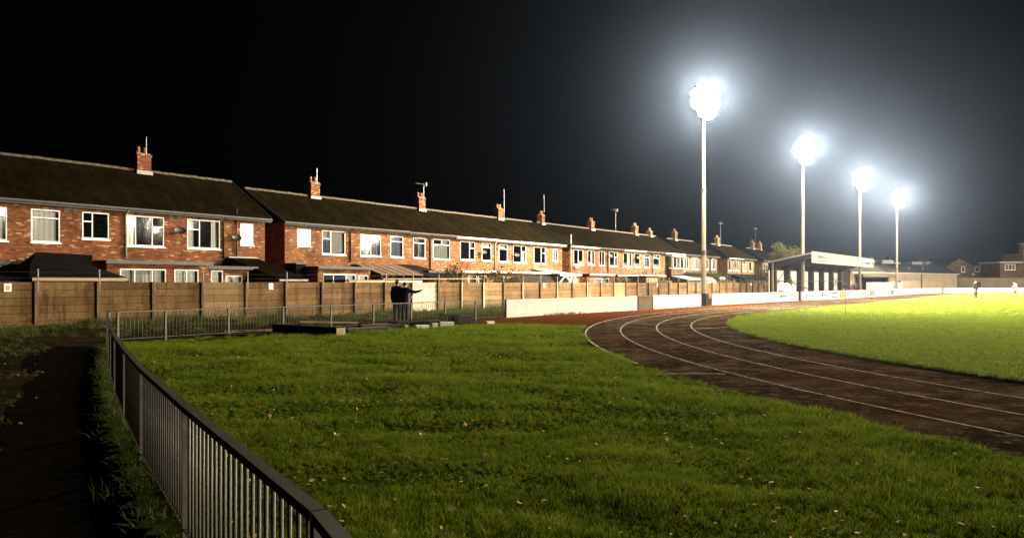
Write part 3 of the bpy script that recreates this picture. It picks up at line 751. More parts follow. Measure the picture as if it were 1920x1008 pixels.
LAY = {   # pane layouts as fractions (x0,x1,z0,z1) of the clear opening
    'A': [(0, .36, 0, .66), (0, .36, .66, 1), (.36, 1, 0, 1)],
    'AR': [(.64, 1, 0, .66), (.64, 1, .66, 1), (0, .64, 0, 1)],
    'T': [(0, 1, 0, .76), (0, 1, .76, 1)],
    'TT': [(0, 1, 0, .74), (0, .5, .74, 1), (.5, 1, .74, 1)],
    'S': [(0, 1, 0, 1)],
    'V2': [(0, .5, 0, 1), (.5, 1, 0, 1)],
    'V3': [(0, .3, 0, 1), (.3, .7, 0, 1), (.7, 1, 0, 1)],
    'L3': [(0, .2, 0, 1), (.2, .68, 0, 1), (.68, 1, 0, .68), (.68, 1, .68, 1)],
}
def window(parent, x0, x1, z0, z1, lay='A', inside='dark', yoff=0.0, sill=True, frame='white_frame'):
    fw, mu = 0.062, 0.026
    m_ = MB(); yf0, yf1 = yoff + 0.015, yoff + 0.085
    m_.box(x0, x0 + fw, yf0, yf1, z0, z1); m_.box(x1 - fw, x1, yf0, yf1, z0, z1)
    m_.box(x0 + fw, x1 - fw, yf0, yf1, z0, z0 + fw); m_.box(x0 + fw, x1 - fw, yf0, yf1, z1 - fw, z1)
    ox0, ox1, oz0, oz1 = x0 + fw, x1 - fw, z0 + fw, z1 - fw
    W_, H_ = ox1 - ox0, oz1 - oz0
    panes = []
    seen = set()
    for (a, c, e, g_) in LAY[lay]:
        px0 = ox0 + a * W_ + (mu if a > 0 else 0); px1 = ox0 + c * W_ - (mu if c < 1 else 0)
        pz0 = oz0 + e * H_ + (mu if e > 0 else 0); pz1 = oz0 + g_ * H_ - (mu if g_ < 1 else 0)
        panes.append((px0, px1, pz0, pz1))
        if c < 1 and ('v', c, e) not in seen:
            m_.box(ox0 + c * W_ - mu, ox0 + c * W_ + mu, yf0 + 0.003, yf1 - 0.003, oz0 + e * H_ + (mu if e > 0 else 0), oz0 + g_ * H_ - (mu if g_ < 1 else 0)); seen.add(('v', c, e))
        if a > 0 and not any(abs(q[1] - a) < 1e-6 for q in LAY[lay] if q[2] <= e and q[3] >= g_):
            m_.box(ox0 + a * W_ - mu, ox0 + a * W_ + mu, yf0 + 0.005, yf1 - 0.005, oz0 + e * H_ + (mu if e > 0 else 0), oz0 + g_ * H_)
        if g_ < 1:
            m_.box(ox0 + a * W_, ox0 + c * W_, yf0 + 0.001, yf1 - 0.001, oz0 + g_ * H_ - mu, oz0 + g_ * H_ + mu)
    w_ = m_.build('window', frame, parent)
    for (a, c, e, g_) in panes:
        tl = random.gauss(0, 0.004); tz = random.gauss(0, 0.004)
        yg = yoff + 0.05
        lean = 0.0095 * (g_ - e); tl *= 0.6; tz = 0
        MB().quad((a, yg - tl, e), (c, yg + tl, e), (c, yg + tl + lean, g_), (a, yg - tl + lean, g_)).build('pane', 'glow_pane' if inside == 'lit' else 'glass', w_)
    if sill: MB().box(x0 - 0.05, x1 + 0.05, yoff - 0.05, yoff + 0.02, z0 - 0.07, z0 - 0.004).build('sill', 'white_frame' if frame == 'white_frame' else 'grey_trim', w_)
    def drape(xa, xb, mat, za=None, zb=None, waves=None):
        k = max(4, int((xb - xa) / 0.06)); cm = MB()
        za = oz0 - 0.02 if za is None else za; zb = oz1 + 0.02 if zb is None else zb
        vv = []
        for i in range(k + 1):
            xx_ = xa + (xb - xa) * i / k; yy_ = yoff + 0.2 + 0.025 * math.sin(i * 1.7) + random.uniform(-.006, .006)
            vv += [(xx_, yy_, za), (xx_, yy_ + 0.01, zb)]
        cm.add(vv, [(2 * i, 2 * i + 2, 2 * i + 3, 2 * i + 1) for i in range(k)])
        cm.build('curtain', mat, w_, True)
    if inside == 'net': drape(ox0, ox1, 'curtain_white')
    elif inside == 'blue': drape(ox0, ox1, 'curtain_blue')
    elif inside == 'tan': drape(ox0, ox1, 'curtain_tan')
    elif inside == 'blind': drape(ox0, ox1, 'blind_grey', oz0 + H_ * 0.05)
    elif inside == 'halfblind': drape(ox0, ox1, 'curtain_white', oz0 + H_ * 0.45)
    elif inside == 'sides':
        drape(ox0, ox0 + W_ * 0.22, 'curtain_white'); drape(ox1 - W_ * 0.2, ox1, 'curtain_white')
    elif inside == 'left': drape(ox0, ox0 + W_ * 0.2, 'curtain_white')
    elif inside == 'tansides':
        drape(ox0, ox0 + W_ * 0.3, 'curtain_tan'); drape(ox1 - W_ * 0.3, ox1, 'curtain_tan')
    return w_

DEPTH, RUN = 7.2, 3.6
FD = 37.5
def gable(mb, x, y0, y1, ze, zr, z0=-0.1):
    mb.add([(x, y0, z0), (x, y1, z0), (x, y1, ze), (x, (y0 + y1) / 2, zr), (x, y0, ze)], [(0, 1, 2, 3, 4)])
def house(label, s0, s1, wins, brick='brick_red', eave=5.5, ridge=7.8, ends=(False, False), chimney=None, pipes=(), ext=None, extwins=(), dishes=(), vents=(), fascia='grey_trim', hip=0.0, aerial=None, arch=False, roofm='roof_tile', lower=True, oriel=None):
    t = thing('terraced_house', label, 'house', P(s0, FD), ROT, 'brick houses behind the concrete wall')
    W_ = s1 - s0
    holes = [(a - s0, c - s0, z0, z1) for (a, c, z0, z1, *_r) in wins]
    eho = []
    if not ext: holes += [(a - s0, c - s0, z0, z1) for (a, c, z0, z1, *_r) in extwins]
    m_ = MB(); wall_holes(m_, 0, W_, -0.1, eave, holes, 0.0, 0.14)
    m_.quad((0, DEPTH, -0.1), (W_, DEPTH, -0.1), (W_, DEPTH, eave), (0, DEPTH, eave))
    for x_ in (0.002, W_ - 0.002): gable(m_, x_, 0, DEPTH, eave, eave if (hip and x_ < 1) else ridge - 0.05)
    m_.build('wall', brick, t)
    # roof: two slabs (hipped at the left end where asked), eaves overhang
    ov, th = 0.28, 0.09
    sl = (ridge - eave) / RUN
    xa = -0.25 if ends[0] else 0.0; xb = W_ + 0.25 if ends[1] else W_
    zf = eave - ov * sl + 0.06
    hx = hip
    rm = MB()
    A_, B_, C_, D_ = (xa, -ov, zf), (xb, -ov, zf), (xb, RUN, ridge + 0.06), (xa + hx, RUN, ridge + 0.06)
    E_, F_ = (xb, DEPTH + ov, zf), (xa, DEPTH + ov, zf)
    up = lambda p: (p[0], p[1], p[2] + th)
    tops = [A_, B_, C_, D_, E_, F_]
    rm.add([up(p) for p in tops] + tops, [(0, 1, 2, 3), (3, 2, 4, 5), (0, 3, 5), (6, 9, 8, 7), (9, 11, 10, 8), (6, 11, 9), (0, 6, 7, 1), (1, 7, 8, 2), (2, 8, 10, 4), (4, 10, 11, 5), (5, 11, 6, 0)])
    rf = rm.build('roof', roofm, t)
    k = int((xb - xa - hx) / 0.45); zt = ridge + 0.06 + th; Lr = (xb - xa - hx) / k
    rprof = [(RUN - 0.13, zt - 0.05), (RUN - 0.08, zt + 0.06), (RUN, zt + 0.1), (RUN + 0.08, zt + 0.06), (RUN + 0.13, zt - 0.05)]
    if s0 < 61:
        rme = MB().prism(rprof, 'x', 0.008, Lr - 0.008).mesh('ridge_tile', 'ridge_tile')
        for i in range(k):
            o_ = put('ridge_tile', rme, rf, (xa + hx + Lr * i, 0, random.uniform(-.012, .012)))
    else:
        rt = MB()
        for i in range(k): rt.prism(rprof, 'x', xa + hx + Lr * i + 0.008, xa + hx + Lr * (i + 1) - 0.008)
        rt.build('ridge_tiles', 'ridge_tile', rf)
    if ends[0] and not hip or ends[1]:
        vg = MB()
        for flag, x_ in ((ends[0] and not hip, xa), (ends[1], xb)):
            if flag: vg.bar((x_, -ov, zf + 0.05), (x_, RUN, ridge + 0.11), 0.05, 0.15)
        vg.build('verge', 'dark_trim', rf)
    gt = MB()
    gt.prism([(-ov - 0.11, zf - 0.02), (-ov - 0.09, zf - 0.09), (-ov - 0.02, zf - 0.09), (-ov, zf - 0.02), (-ov, zf + 0.03), (-ov - 0.11, zf + 0.03)], 'x', xa + 0.004, xb - 0.004)
    gt.build('gutter', fascia, t)
    MB().box(xa + 0.003, xb - 0.003, -ov + 0.004, -ov + 0.03, zf - 0.16, zf + 0.02).build('fascia_board', fascia if fascia == 'white_trim' else 'dark_trim', t)
    for (a, c, z0, z1, lay, ins) in wins:
        window(t, a - s0, c - s0, z0, z1, lay, ins)
        if arch:
            am = MB(); xm = (a + c) / 2 - s0; hw = (c - a) / 2
            pts_ = [(xm + hw * 1.02 * math.cos(q), z1 - 0.02 + 0.22 * math.sin(q)) for q in np.linspace(0, math.pi, 9)]
            am.prism(pts_, 'y', -0.012, 0.01).build('arch_head', 'white_trim', t)
    for (px_, col_, ztop, zbot) in pipes:
        pm_ = MB(); x_ = px_ - s0
        pm_.tube([(x_, -ov - 0.05, zf - 0.08), (x_, -0.06, zf - 0.35), (x_, -0.06, zbot)] if ztop is None else [(x_, -0.08, ztop), (x_, -0.08, zbot)], 0.045, 8)
        pm_.build('downpipe', col_, t, True)
    for (px_, zz, col_, rr) in dishes:
        x_ = px_ - s0
        d_ = MB().disc_bowl((x_, -0.3, zz), (-0.1, -0.93, 0.3), rr, 0.08).build('satellite_dish', col_, t, True)
        MB().tube([(x_, 0.0, zz - 0.1), (x_, -0.3, zz)], 0.02, 6).tube([(x_, -0.32, zz - 0.2), (x_ - 0.03, -0.6, zz - 0.05)], 0.012, 5).build('arm', 'steel_dark', d_)
    for (px_, zz) in vents:
        x_ = px_ - s0; vm = MB()
        for k in range(3): vm.box(x_ - 0.11, x_ + 0.11, -0.012, 0.0, zz + k * 0.075, zz + k * 0.075 + 0.045)
        vm.build('air_brick', 'dark_trim', t)
    if chimney:
        for (cs, ztop, wid) in chimney:
            x_ = cs - s0; cm = MB()
            cm.box(x_ - wid / 2, x_ + wid / 2, RUN - 0.28, RUN + 0.28, ridge - 0.35, ztop - 0.55)
            cm.box(x_ - wid / 2 - 0.035, x_ + wid / 2 + 0.035, RUN - 0.315, RUN + 0.315, ztop - 0.55, ztop - 0.42)
            ch = cm.build('chimney', 'brick_red' if brick != 'brick_buff' else 'brick_buff', t)
            MB().prism([(RUN - 0.3, ztop - 0.42), (RUN + 0.3, ztop - 0.42), (RUN + 0.14, ztop - 0.33), (RUN - 0.14, ztop - 0.33)], 'x', x_ - wid / 2, x_ + wid / 2).build('flaunching', 'mortar_cap', ch)
            for dx in ((-0.2, 0.17) if wid > 0.6 else (-0.1, 0.14)):
                MB().tube([(x_ + dx, RUN, ztop - 0.36), (x_ + dx, RUN, ztop - 0.05), (x_ + dx, RUN, ztop)], 0.105, 10, 0.09).build('pot', 'terracotta', ch, True)
            MB().box(x_ - wid / 2 - 0.06, x_ + wid / 2 + 0.06, RUN - 0.36, RUN - 0.284, ridge - 0.2, ridge + 0.13).build('flashing', 'lead', ch)
    if aerial:
        for (cs, z0, z1, kind) in aerial:
            x_ = cs - s0; am = MB().tube([(x_, RUN - 0.3, z0), (x_, RUN - 0.3, z1)], 0.017, 5)
            if kind:
                am.tube([(x_ - 0.9, RUN - 0.3, z1 - 0.05), (x_ + 0.15, RUN - 0.3, z1 - 0.05)], 0.013, 5)
                for k in range(7): am.tube([(x_ - 0.85 + k * 0.14, RUN - 0.5, z1 - 0.05), (x_ - 0.85 + k * 0.14, RUN - 0.1, z1 - 0.05)], 0.008, 4)
                am.box(x_ + 0.1, x_ + 0.14, RUN - 0.48, RUN - 0.12, z1 - 0.2, z1 + 0.1)
            am.build('aerial', 'galvanised', t)
    if ext:
        for (a, c, df, hh, fcol) in ext:
            y_ = df - FD; em = MB()
            eh = [(p - s0, q - s0, z0, z1) for (p, q, z0, z1, *_r) in extwins if a - 1e-6 <= p and q <= c + 1e-6]
            wall_holes(em, a - s0, c - s0, -0.1, hh, eh, y_, y_ + 0.12)
            for x_ in (a - s0, c - s0): em.quad((x_, y_, -0.1), (x_, -0.004, -0.1), (x_, -0.004, hh), (x_, y_, hh))
            ex = em.build('rear_extension', brick, t)
            MB().box(a - s0 - 0.12, c - s0 + 0.12, y_ - 0.18, -0.01, hh + 0.002, hh + 0.06).build('flat_roof', 'felt_black', ex)
            MB().box(a - s0 - 0.12, c - s0 + 0.12, y_ - 0.215, y_ - 0.183, hh - 0.09, hh + 0.075).build('fascia_board', fcol, ex)
            for (p, q, z0, z1, lay, ins) in extwins:
                if a - 1e-6 <= p and q <= c + 1e-6: window(t, p - s0, q - s0, z0, z1, lay, ins, y_, False)
    if oriel:
        (a, c, z0, z1) = oriel; x0_, x1_ = a - s0, c - s0
        ob = MB().prism([(x0_, -0.75), (x1_, -0.75), (x1_, -0.01), (x0_, -0.01)], 'z', z0 - 0.75, z0 - 0.01).build('bay_base', 'brick_brown', t)
        MB().box(x0_ - 0.1, x1_ + 0.1, -0.9, -0.01, z1 + 0.01, z1 + 0.28).build('bay_roof', 'white_trim', t)
        MB().box(x0_, x0_ + 0.55, -0.75, -0.69, z0, z1).build('bay_side', 'brick_brown', t)
        window(t, x0_ + 0.56, x1_, z0, z1, 'V3', 'sides', -0.76, False)
    return t

wz = (3.55, 5.0)
house('brick house at the left edge with two pale curtained upstairs windows', 12.2, 17.4, [(12.53, 14.46, 3.6, 5.07, 'T', 'net'), (15.40, 16.64, 3.6, 5.09, 'T', 'net')], eave=5.52, ridge=7.75,
      ext=[(12.25, 15.1, 35.5, 2.58, 'grey_trim')], extwins=[(12.4, 14.1, 1.0, 2.46, 'V2', 'net'), (14.2, 15.0, 1.0, 2.46, 'S', 'blind')], vents=[(16.9, 5.02), (17.3, 5.02)], fascia='grey_trim')
house('brick house with chimney, wide dark window and dark satellite dish beside the white downpipe', 17.4, 22.6, [(17.61, 18.88, 3.85, 5.12, 'A', 'dark'), (19.76, 21.68, 3.6, 5.12, 'L3', 'left')], eave=5.52, ridge=7.75,
      chimney=[(22.45, 9.2, 0.78)], pipes=[(19.66, 'white_trim', None, 3.0)], dishes=[(22.35, 4.45, 'dish_dark', 0.3)], vents=[(22.05, 5.02), (22.5, 5.02)],
      ext=[(17.5, 22.59, 35.0, 2.72, 'grey_trim')], extwins=[(18.1, 20.34, 0.6, 2.42, 'V3', 'blind'), (20.75, 22.05, 0.6, 2.42, 'V2', 'net')], fascia='grey_trim', aerial=[(22.55, 8.6, 9.75, False)])
house('end brick house beside the dark alley with bathroom window glowing white', 22.61, 27.8, [(22.95, 24.90, 3.6, 5.14, 'A', 'sides'), (26.18, 27.04, 3.9, 5.12, 'T', 'lit')], eave=5.52, ridge=7.75, ends=(False, True),
      pipes=[(25.07, 'dark_trim', None, 3.1), (25.87, 'dark_trim', 5.95, 2.4)], dishes=[(25.7, 4.25, 'dish_dark', 0.28)], vents=[(27.4, 4.98)],
      ext=[(22.72, 25.4, 35.2, 2.55, 'dark_trim')], extwins=[(22.85, 23.55, 0.1, 2.4, 'S', 'net'), (23.7, 24.7, 1.3, 2.15, 'V2', 'net')], fascia='grey_trim')
bo = 'brick_orange'
house('first orange brick house past the alley with a small square window glowing white', 29.2, 34.38, [(30.12, 31.17, 4.0, 5.04, 'S', 'lit'), (32.03, 33.96, 3.56, 5.05, 'A', 'blind')], bo, 5.44, 7.45, (True, False),
      chimney=[(34.3, 8.9, 0.74)], pipes=[(34.33, 'dark_trim', None, 3.1)], ext=[(30.0, 34.2, 35.5, 2.68, 'dark_trim')], extwins=[(30.4, 33.0, 1.2, 2.3, 'V3', 'net'), (33.2, 34.05, 1.2, 2.25, 'S', 'net')], aerial=[(34.4, 8.4, 9.5, False)], vents=[(34.0, 4.95)])
house('orange brick house with blue curtains behind its two upstairs windows', 34.38, 39.57, [(35.23, 37.15, 3.55, 4.97, 'V2', 'blue'), (38.02, 39.30, 3.54, 5.0, 'T', 'blue')], bo, 5.44, 7.45, vents=[(39.45, 4.9)])
house('orange brick house with a tan blind in its narrow upstairs window', 39.57, 44.75, [(40.31, 41.60, 3.53, 5.0, 'T', 'tan'), (42.42, 44.35, 3.52, 5.0, 'TT', 'blind')], bo, 5.4, 7.43,
      chimney=[(44.9, 8.85, 0.72)], pipes=[(42.05, 'dark_trim', None, 2.7)], ext=[(39.7, 43.0, 35.6, 2.55, 'dark_trim')], aerial=[(45.05, 8.3, 9.55, True)])
house('orange brick house with satellite dish in front of its right upstairs window', 44.75, 49.93, [(45.55, 47.39, 3.55, 4.97, 'AR', 'tansides'), (48.25, 49.52, 3.54, 4.96, 'T', 'net')], bo, 5.36, 7.42, fascia='white_trim',
      dishes=[(48.1, 4.2, 'dish_dark', 0.3)], ext=[(43.4, 47.4, 35.6, 2.6, 'white_trim')], extwins=[(44.2, 45.2, 1.3, 2.35, 'S', 'net'), (45.4, 46.4, 1.3, 2.35, 'S', 'net')], pipes=[(49.9, 'white_trim', None, 2.8)])
house('orange brick house with white eaves and a dish between two upstairs windows', 49.93, 55.12, [(50.52, 51.75, 3.5, 4.94, 'T', 'blind'), (52.55, 54.46, 3.48, 4.94, 'AR', 'net')], bo, 5.33, 7.42, fascia='white_trim',
      chimney=[(55.3, 8.8, 0.72)], dishes=[(52.6, 4.1, 'dish_dark', 0.3)], ext=[(47.6, 55.0, 35.6, 2.62, 'white_trim')], extwins=[(48.0, 49.6, 1.0, 2.2, 'V2', 'dark'), (51.2, 52.0, 0.4, 2.2, 'S', 'net'), (52.6, 53.8, 1.2, 2.25, 'S', 'net')], aerial=[(55.75, 7.6, 10.2, False)])
house('last orange brick house before the second alley with a tiny leaded window', 55.12, 60.3, [(55.64, 57.56, 3.47, 4.93, 'AR', 'net'), (58.75, 59.56, 3.78, 4.88, 'V2', 'dark')], bo, 5.33, 7.42, (False, True), fascia='white_trim', ext=[(57.9, 60.2, 35.6, 2.5, 'white_trim')], extwins=[(58.2, 59.8, 1.0, 2.3, 'V3', 'net')])
house('orange brick house after the second alley with chimney on its gable', 61.62, 66.84, [(62.30, 64.19, 3.5, 4.93, 'V2', 'tansides'), (65.00, 66.37, 3.54, 4.94, 'V2', 'sides')], bo, 5.33, 7.42, (True, False), fascia='white_trim', chimney=[(62.2, 8.75, 0.5)], dishes=[(62.4, 3.3, 'dish_grey', 0.32)],
      ext=[(61.9, 66.6, 35.6, 2.55, 'white_trim')], extwins=[(63.0, 65.8, 1.2, 2.2, 'V2', 'net')], aerial=[(62.3, 8.6, 10.3, False)], pipes=[(61.75, 'white_trim', 6.3, 2.6)])
house('brick house with a dark satellite dish and dark narrow window, middle of the third terrace', 66.84, 72.05, [(67.28, 68.43, 3.5, 4.95, 'V2', 'dark'), (69.40, 71.18, 3.5, 4.96, 'AR', 'sides')], bo, 5.33, 7.42, chimney=[(71.9, 8.75, 0.72)], dishes=[(69.2, 4.5, 'dish_dark', 0.32)], pipes=[(69.0, 'dark_trim', None, 2.8)], ext=[(67.4, 71.8, 35.6, 2.5, 'white_trim')])
house('brick house with net curtains and white eaves, third terrace', 72.05, 77.27, [(72.49, 74.46, 3.48, 4.95, 'V2', 'net'), (75.09, 76.45, 3.49, 4.96, 'S', 'net')], bo, 5.33, 7.42, fascia='white_trim', dishes=[(75.3, 4.5, 'dish_dark', 0.32)], ext=[(72.3, 78.4, 35.6, 2.55, 'white_trim')], aerial=[(77.0, 7.5, 10.0, True)])
house('brick house with a dark blue blind in its narrow window, third terrace', 77.27, 82.48, [(77.43, 78.78, 3.5, 4.96, 'T', 'blue'), (79.68, 81.53, 3.53, 4.98, 'TT', 'tan')], bo, 5.33, 7.42, chimney=[(82.3, 8.85, 0.72)], pipes=[(79.4, 'dark_trim', None, 2.8)])
house('end house of the third terrace with a white boxed bay window upstairs', 82.48, 87.7, [(84.0, 86.5, 3.5, 4.9, 'S', 'dark')], 'brick_buff', 5.33, 7.42, (False, True), fascia='white_trim', chimney=[(86.3, 8.5, 0.6)], oriel=(83.0, 86.56, 3.45, 4.85), dishes=[(87.4, 3.2, 'dish_grey', 0.34)])
house('buff brick house with arched white windows, left of the nearest mast', 88.3, 93.9, [(88.57, 89.79, 3.5, 4.9, 'V2', 'dark'), (90.80, 92.87, 3.47, 4.9, 'V3', 'net')], 'brick_buff', 5.3, 7.3, (True, False), hip=3.2, arch=True, chimney=[(93.7, 8.8, 0.8)])
house('buff brick house with arched white windows, right of the nearest mast', 93.9, 99.5, [(95.01, 96.30, 3.55, 4.9, 'V2', 'sides'), (97.35, 98.70, 3.55, 4.9, 'V2', 'net')], 'brick_buff', 5.3, 7.3, (False, True), arch=True, pipes=[(96.9, 'dark_trim', None, 2.6)])
house('distant buff brick house with white eaves and two arched white windows', 103.4, 109.0, [(103.78, 104.84, 3.5, 4.9, 'S', 'net'), (105.80, 107.77, 3.52, 4.9, 'V3', 'net')], 'brick_buff', 5.3, 7.25, (True, False), hip=3.2, arch=True, fascia='white_trim', chimney=[(108.9, 8.75, 0.8)], aerial=[(109.6, 7.4, 10.6, True)])
house('distant buff brick house with two dark upstairs windows', 109.0, 114.65, [(109.57, 111.06, 3.5, 4.9, 'T', 'tan'), (112.47, 113.67, 3.5, 4.9, 'S', 'tan')], 'brick_buff', 5.3, 7.25, (False, True), pipes=[(108.95, 'dark_trim', None, 2.6)])
house('farthest brick house in the row, half hidden by the autumn tree', 118.5, 129.0, [(119.6, 121.0, 3.5, 4.9, 'V2', 'dark')], 'brick_brown', 5.3, 7.25, (True, True), hip=3.2, chimney=[(124.6, 8.75, 0.8), (128.5, 8.75, 0.6)], aerial=[(125.4, 7.4, 10.7, True)])

# ------------------------------------------------------------------ sheds and yard things between wall and houses
def yard(name, label, cat, s, d, group=None): return thing(name, label, cat, P(s, d), ROT, group)
t = yard('tarred_shed', 'black tarred shed with stepped felt roof behind the wall at the left', 'shed', 13.4, 32.6)
MB().box(0.1, 3.9, 0.1, 2.0, 0, 1.86).build('wall', 'timber_dark', t)
MB().add([(-0.1, -0.05, 1.98), (3.75, -0.05, 1.98), (3.1, 1.6, 2.5), (2.85, 2.2, 3.0), (1.1, 2.2, 3.05), (0.55, 1.4, 2.55), (-0.1, 2.2, 2.1), (3.75, 2.2, 2.1)], [(0, 1, 2, 3, 4, 5), (0, 5, 4, 6), (1, 7, 3, 2), (3, 7, 6, 4), (0, 6, 7, 1)]).build('roof', 'felt_black', t)
MB().box(0.0, 3.7, -0.09, -0.055, 1.84, 1.97).build('fascia_board', 'timber_pale', t)
MB().box(2.2, 3.4, 2.25, 2.9, 2.2, 3.0).build('upper_box', 'felt_black', t)
t = yard('felt_shed', 'low dark felted shed roof under the white windows at the left edge', 'shed', 11.6, 33.0)
MB().box(0.05, 1.75, 0.05, 1.7, 0, 1.84).build('wall', 'timber_dark', t)
MB().add([(0, 0, 1.86), (1.85, 0, 1.86), (1.85, 1.8, 2.12), (0, 1.8, 2.2), (0, 0, 1.92), (1.85, 0, 1.92), (1.85, 1.8, 2.18), (0, 1.8, 2.26)], [(0, 1, 5, 4), (4, 5, 6, 7), (1, 2, 6, 5), (0, 4, 7, 3), (3, 7, 6, 2), (0, 3, 2, 1)]).build('roof', 'felt_black', t)
t = yard('tiled_lean_to', 'tiled lean-to outhouse with dark gable wall at the alley', 'shed', 25.3, 33.2)
MB().prism([(0.0, 0), (3.9, 0), (3.9, 2.95), (0.0, 1.9)], 'x', 0.15, 1.65).build('wall', 'brick_brown', t)
MB().add([(-0.02, -0.25, 1.9), (1.85, -0.25, 1.9), (1.85, 4.1, 3.08), (-0.02, 4.1, 3.08), (-0.02, -0.25, 1.98), (1.85, -0.25, 1.98), (1.85, 4.1, 3.16), (-0.02, 4.1, 3.16)], [(0, 1, 5, 4), (4, 5, 6, 7), (1, 2, 6, 5), (0, 4, 7, 3), (3, 7, 6, 2), (0, 3, 2, 1)]).build('roof', 'roof_tile', t)
MB().box(-0.02, 1.85, -0.32, -0.26, 1.86, 1.95).build('gutter', 'lead', t)
MB().box(-0.02, 1.85, 4.06, 4.22, 3.1, 3.22).build('flashing', 'lead', t)
t = yard('dark_gap_block', 'black block added for the dark gap in the corner of the alley', 'shed', 29.22, 36.5)
MB().box(0, 0.72, 0, 0.95, 0, 2.86).build('wall', 'felt_black', t)  # added black box imitating the dark void beside the alley
MB().box(-0.05, 0.76, -0.08, 0.96, 2.862, 2.93).build('roof', 'dark_trim', t)
t = yard('corrugated_canopy', 'sloping brown sheet canopy behind the two standing people', 'canopy', 34.6, 34.9)
cm = MB()
for k in range(5): cm.add([(k * 0.78, 0, 2.28), ((k + 1) * 0.78 - 0.03, 0, 2.28), ((k + 1) * 0.78 - 0.03 + 0.0, 2.5, 3.0), (k * 0.78, 2.5, 3.0), (k * 0.78, 0, 2.31), ((k + 1) * 0.78 - 0.03, 0, 2.31), ((k + 1) * 0.78 - 0.03, 2.5, 3.03), (k * 0.78, 2.5, 3.03)], [(0, 1, 5, 4), (4, 5, 6, 7), (1, 2, 6, 5), (0, 4, 7, 3), (3, 7, 6, 2), (0, 3, 2, 1)])
cm.build('roof', 'brown_sheet', t)
for k in range(6): MB().bar((k * 0.78 - 0.015, -0.02, 2.32), (k * 0.78 - 0.015, 2.5, 3.04), 0.04, 0.05).build('batten', 'timber_pale', t)
for k in (0.05, 2.0, 3.8): MB().box(k, k + 0.08, 0.03, 0.11, 0, 2.27).build('post', 'timber_dark', t)
t = yard('felt_canopy', 'dark felt roof sloping down beside the brown sheet canopy', 'canopy', 38.9, 34.6)
MB().add([(0, 0, 2.1), (2.9, 0, 2.1), (1.6, 2.8, 2.95), (-0.3, 2.8, 3.0), (0, 0, 2.18), (2.9, 0, 2.18), (1.6, 2.8, 3.03), (-0.3, 2.8, 3.08)], [(0, 1, 5, 4), (4, 5, 6, 7), (1, 2, 6, 5), (0, 4, 7, 3), (3, 7, 6, 2), (0, 3, 2, 1)]).build('roof', 'felt_black', t)
for k in (0.1, 2.7): MB().box(k, k + 0.08, 0.05, 0.13, 0, 2.09).build('post', 'timber_dark', t)
t = yard('timber_outhouse', 'low pale-edged shed roof just behind the wall past the alley', 'shed', 29.8, 32.7)
MB().box(0.1, 5.4, 0.1, 1.9, 0, 1.78).build('wall', 'timber_dark', t)
MB().box(0, 5.5, -0.05, 2.0, 1.86, 1.93).build('roof', 'felt_black', t)
MB().box(0, 5.5, -0.10, -0.055, 1.79, 1.92).build('fascia_board', 'timber_pale', t)
t = yard('white_topped_shed', 'low shed with white roof edge behind the two standing people', 'shed', 33.6, 32.5)
MB().box(0.1, 2.0, 0.1, 1.7, 0, 1.8).build('wall', 'timber_dark', t); MB().box(0, 2.1, 0, 1.8, 1.87, 1.93).build('roof', 'felt_black', t); MB().box(0, 2.1, -0.04, -0.004, 1.78, 1.92).build('fascia_board', 'white_trim', t)
t = yard('pole_pergola', 'thin pale pole frame above the white painted wall bay', 'pergola', 32.5, 32.7)
MB().tube([(0, 0, 2.0), (9.5, 0, 2.05)], 0.03, 6).build('pole', 'timber_pale', t)
for k in (0, 3, 6, 9.3): MB().tube([(k, 0, 0), (k, 0, 2.05)], 0.035, 6).build('upright', 'timber_dark', t)
t = yard('hipped_shed', 'dark hipped shed roof with small pale gable front', 'shed', 47.2, 33.0)
MB().box(0.2, 6.6, 0.15, 2.2, 0, 1.8).build('wall', 'timber_dark', t)
MB().add([(0, 0, 1.78), (6.8, 0, 1.78), (6.8, 2.4, 1.78), (0, 2.4, 1.78), (1.2, 1.2, 2.3), (5.9, 1.2, 2.3)], [(0, 1, 5, 4), (1, 2, 5), (2, 3, 4, 5), (3, 0, 4), (0, 3, 2, 1)]).build('roof', 'roof_slate', t)
MB().add([(5.0, -0.3, 1.8), (6.6, -0.3, 1.8), (5.8, -0.3, 2.35), (5.8, 1.0, 2.35), (5.0, 0.5, 1.82), (6.6, 0.5, 1.82)], [(0, 1, 2), (0, 2, 3, 4), (1, 5, 3, 2)]).build('porch_roof', 'felt_black', t)
MB().bar((4.95, -0.34, 1.76), (5.8, -0.34, 2.36), 0.05, 0.12).bar((5.8, -0.34, 2.36), (6.65, -0.34, 1.76), 0.05, 0.12).build('bargeboard', 'timber_pale', t)
t = yard('conservatory', 'white framed conservatory at the second alley', 'conservatory', 55.3, 34.6)
for k in range(5): MB().box(k * 0.62, k * 0.62 + 0.07, 0, 0.07, 0, 2.35).build('frame_post', 'white_frame', t)
MB().box(-0.05, 2.6, -0.06, 0.1, 2.352, 2.5).build('eaves_beam', 'white_frame', t)
MB().box(0, 2.55, 0.001, 0.06, 0, 0.7).build('base_panel', 'white_frame', t)
for k in range(4): MB().quad((k * 0.62 + 0.07, 0.03, 0.7), (k * 0.62 + 0.62, 0.03, 0.7), (k * 0.62 + 0.62, 0.03, 2.35), (k * 0.62 + 0.07, 0.03, 2.35)).build('pane', 'glass', t)
MB().add([(-0.05, -0.06, 2.51), (2.6, -0.06, 2.51), (2.6, 2.85, 2.95), (-0.05, 2.85, 2.95), (-0.05, -0.06, 2.54), (2.6, -0.06, 2.54), (2.6, 2.85, 2.98), (-0.05, 2.85, 2.98)], [(0, 1, 5, 4), (4, 5, 6, 7), (1, 2, 6, 5), (0, 4, 7, 3), (0, 3, 2, 1)]).build('roof', 'sheet_grey', t)
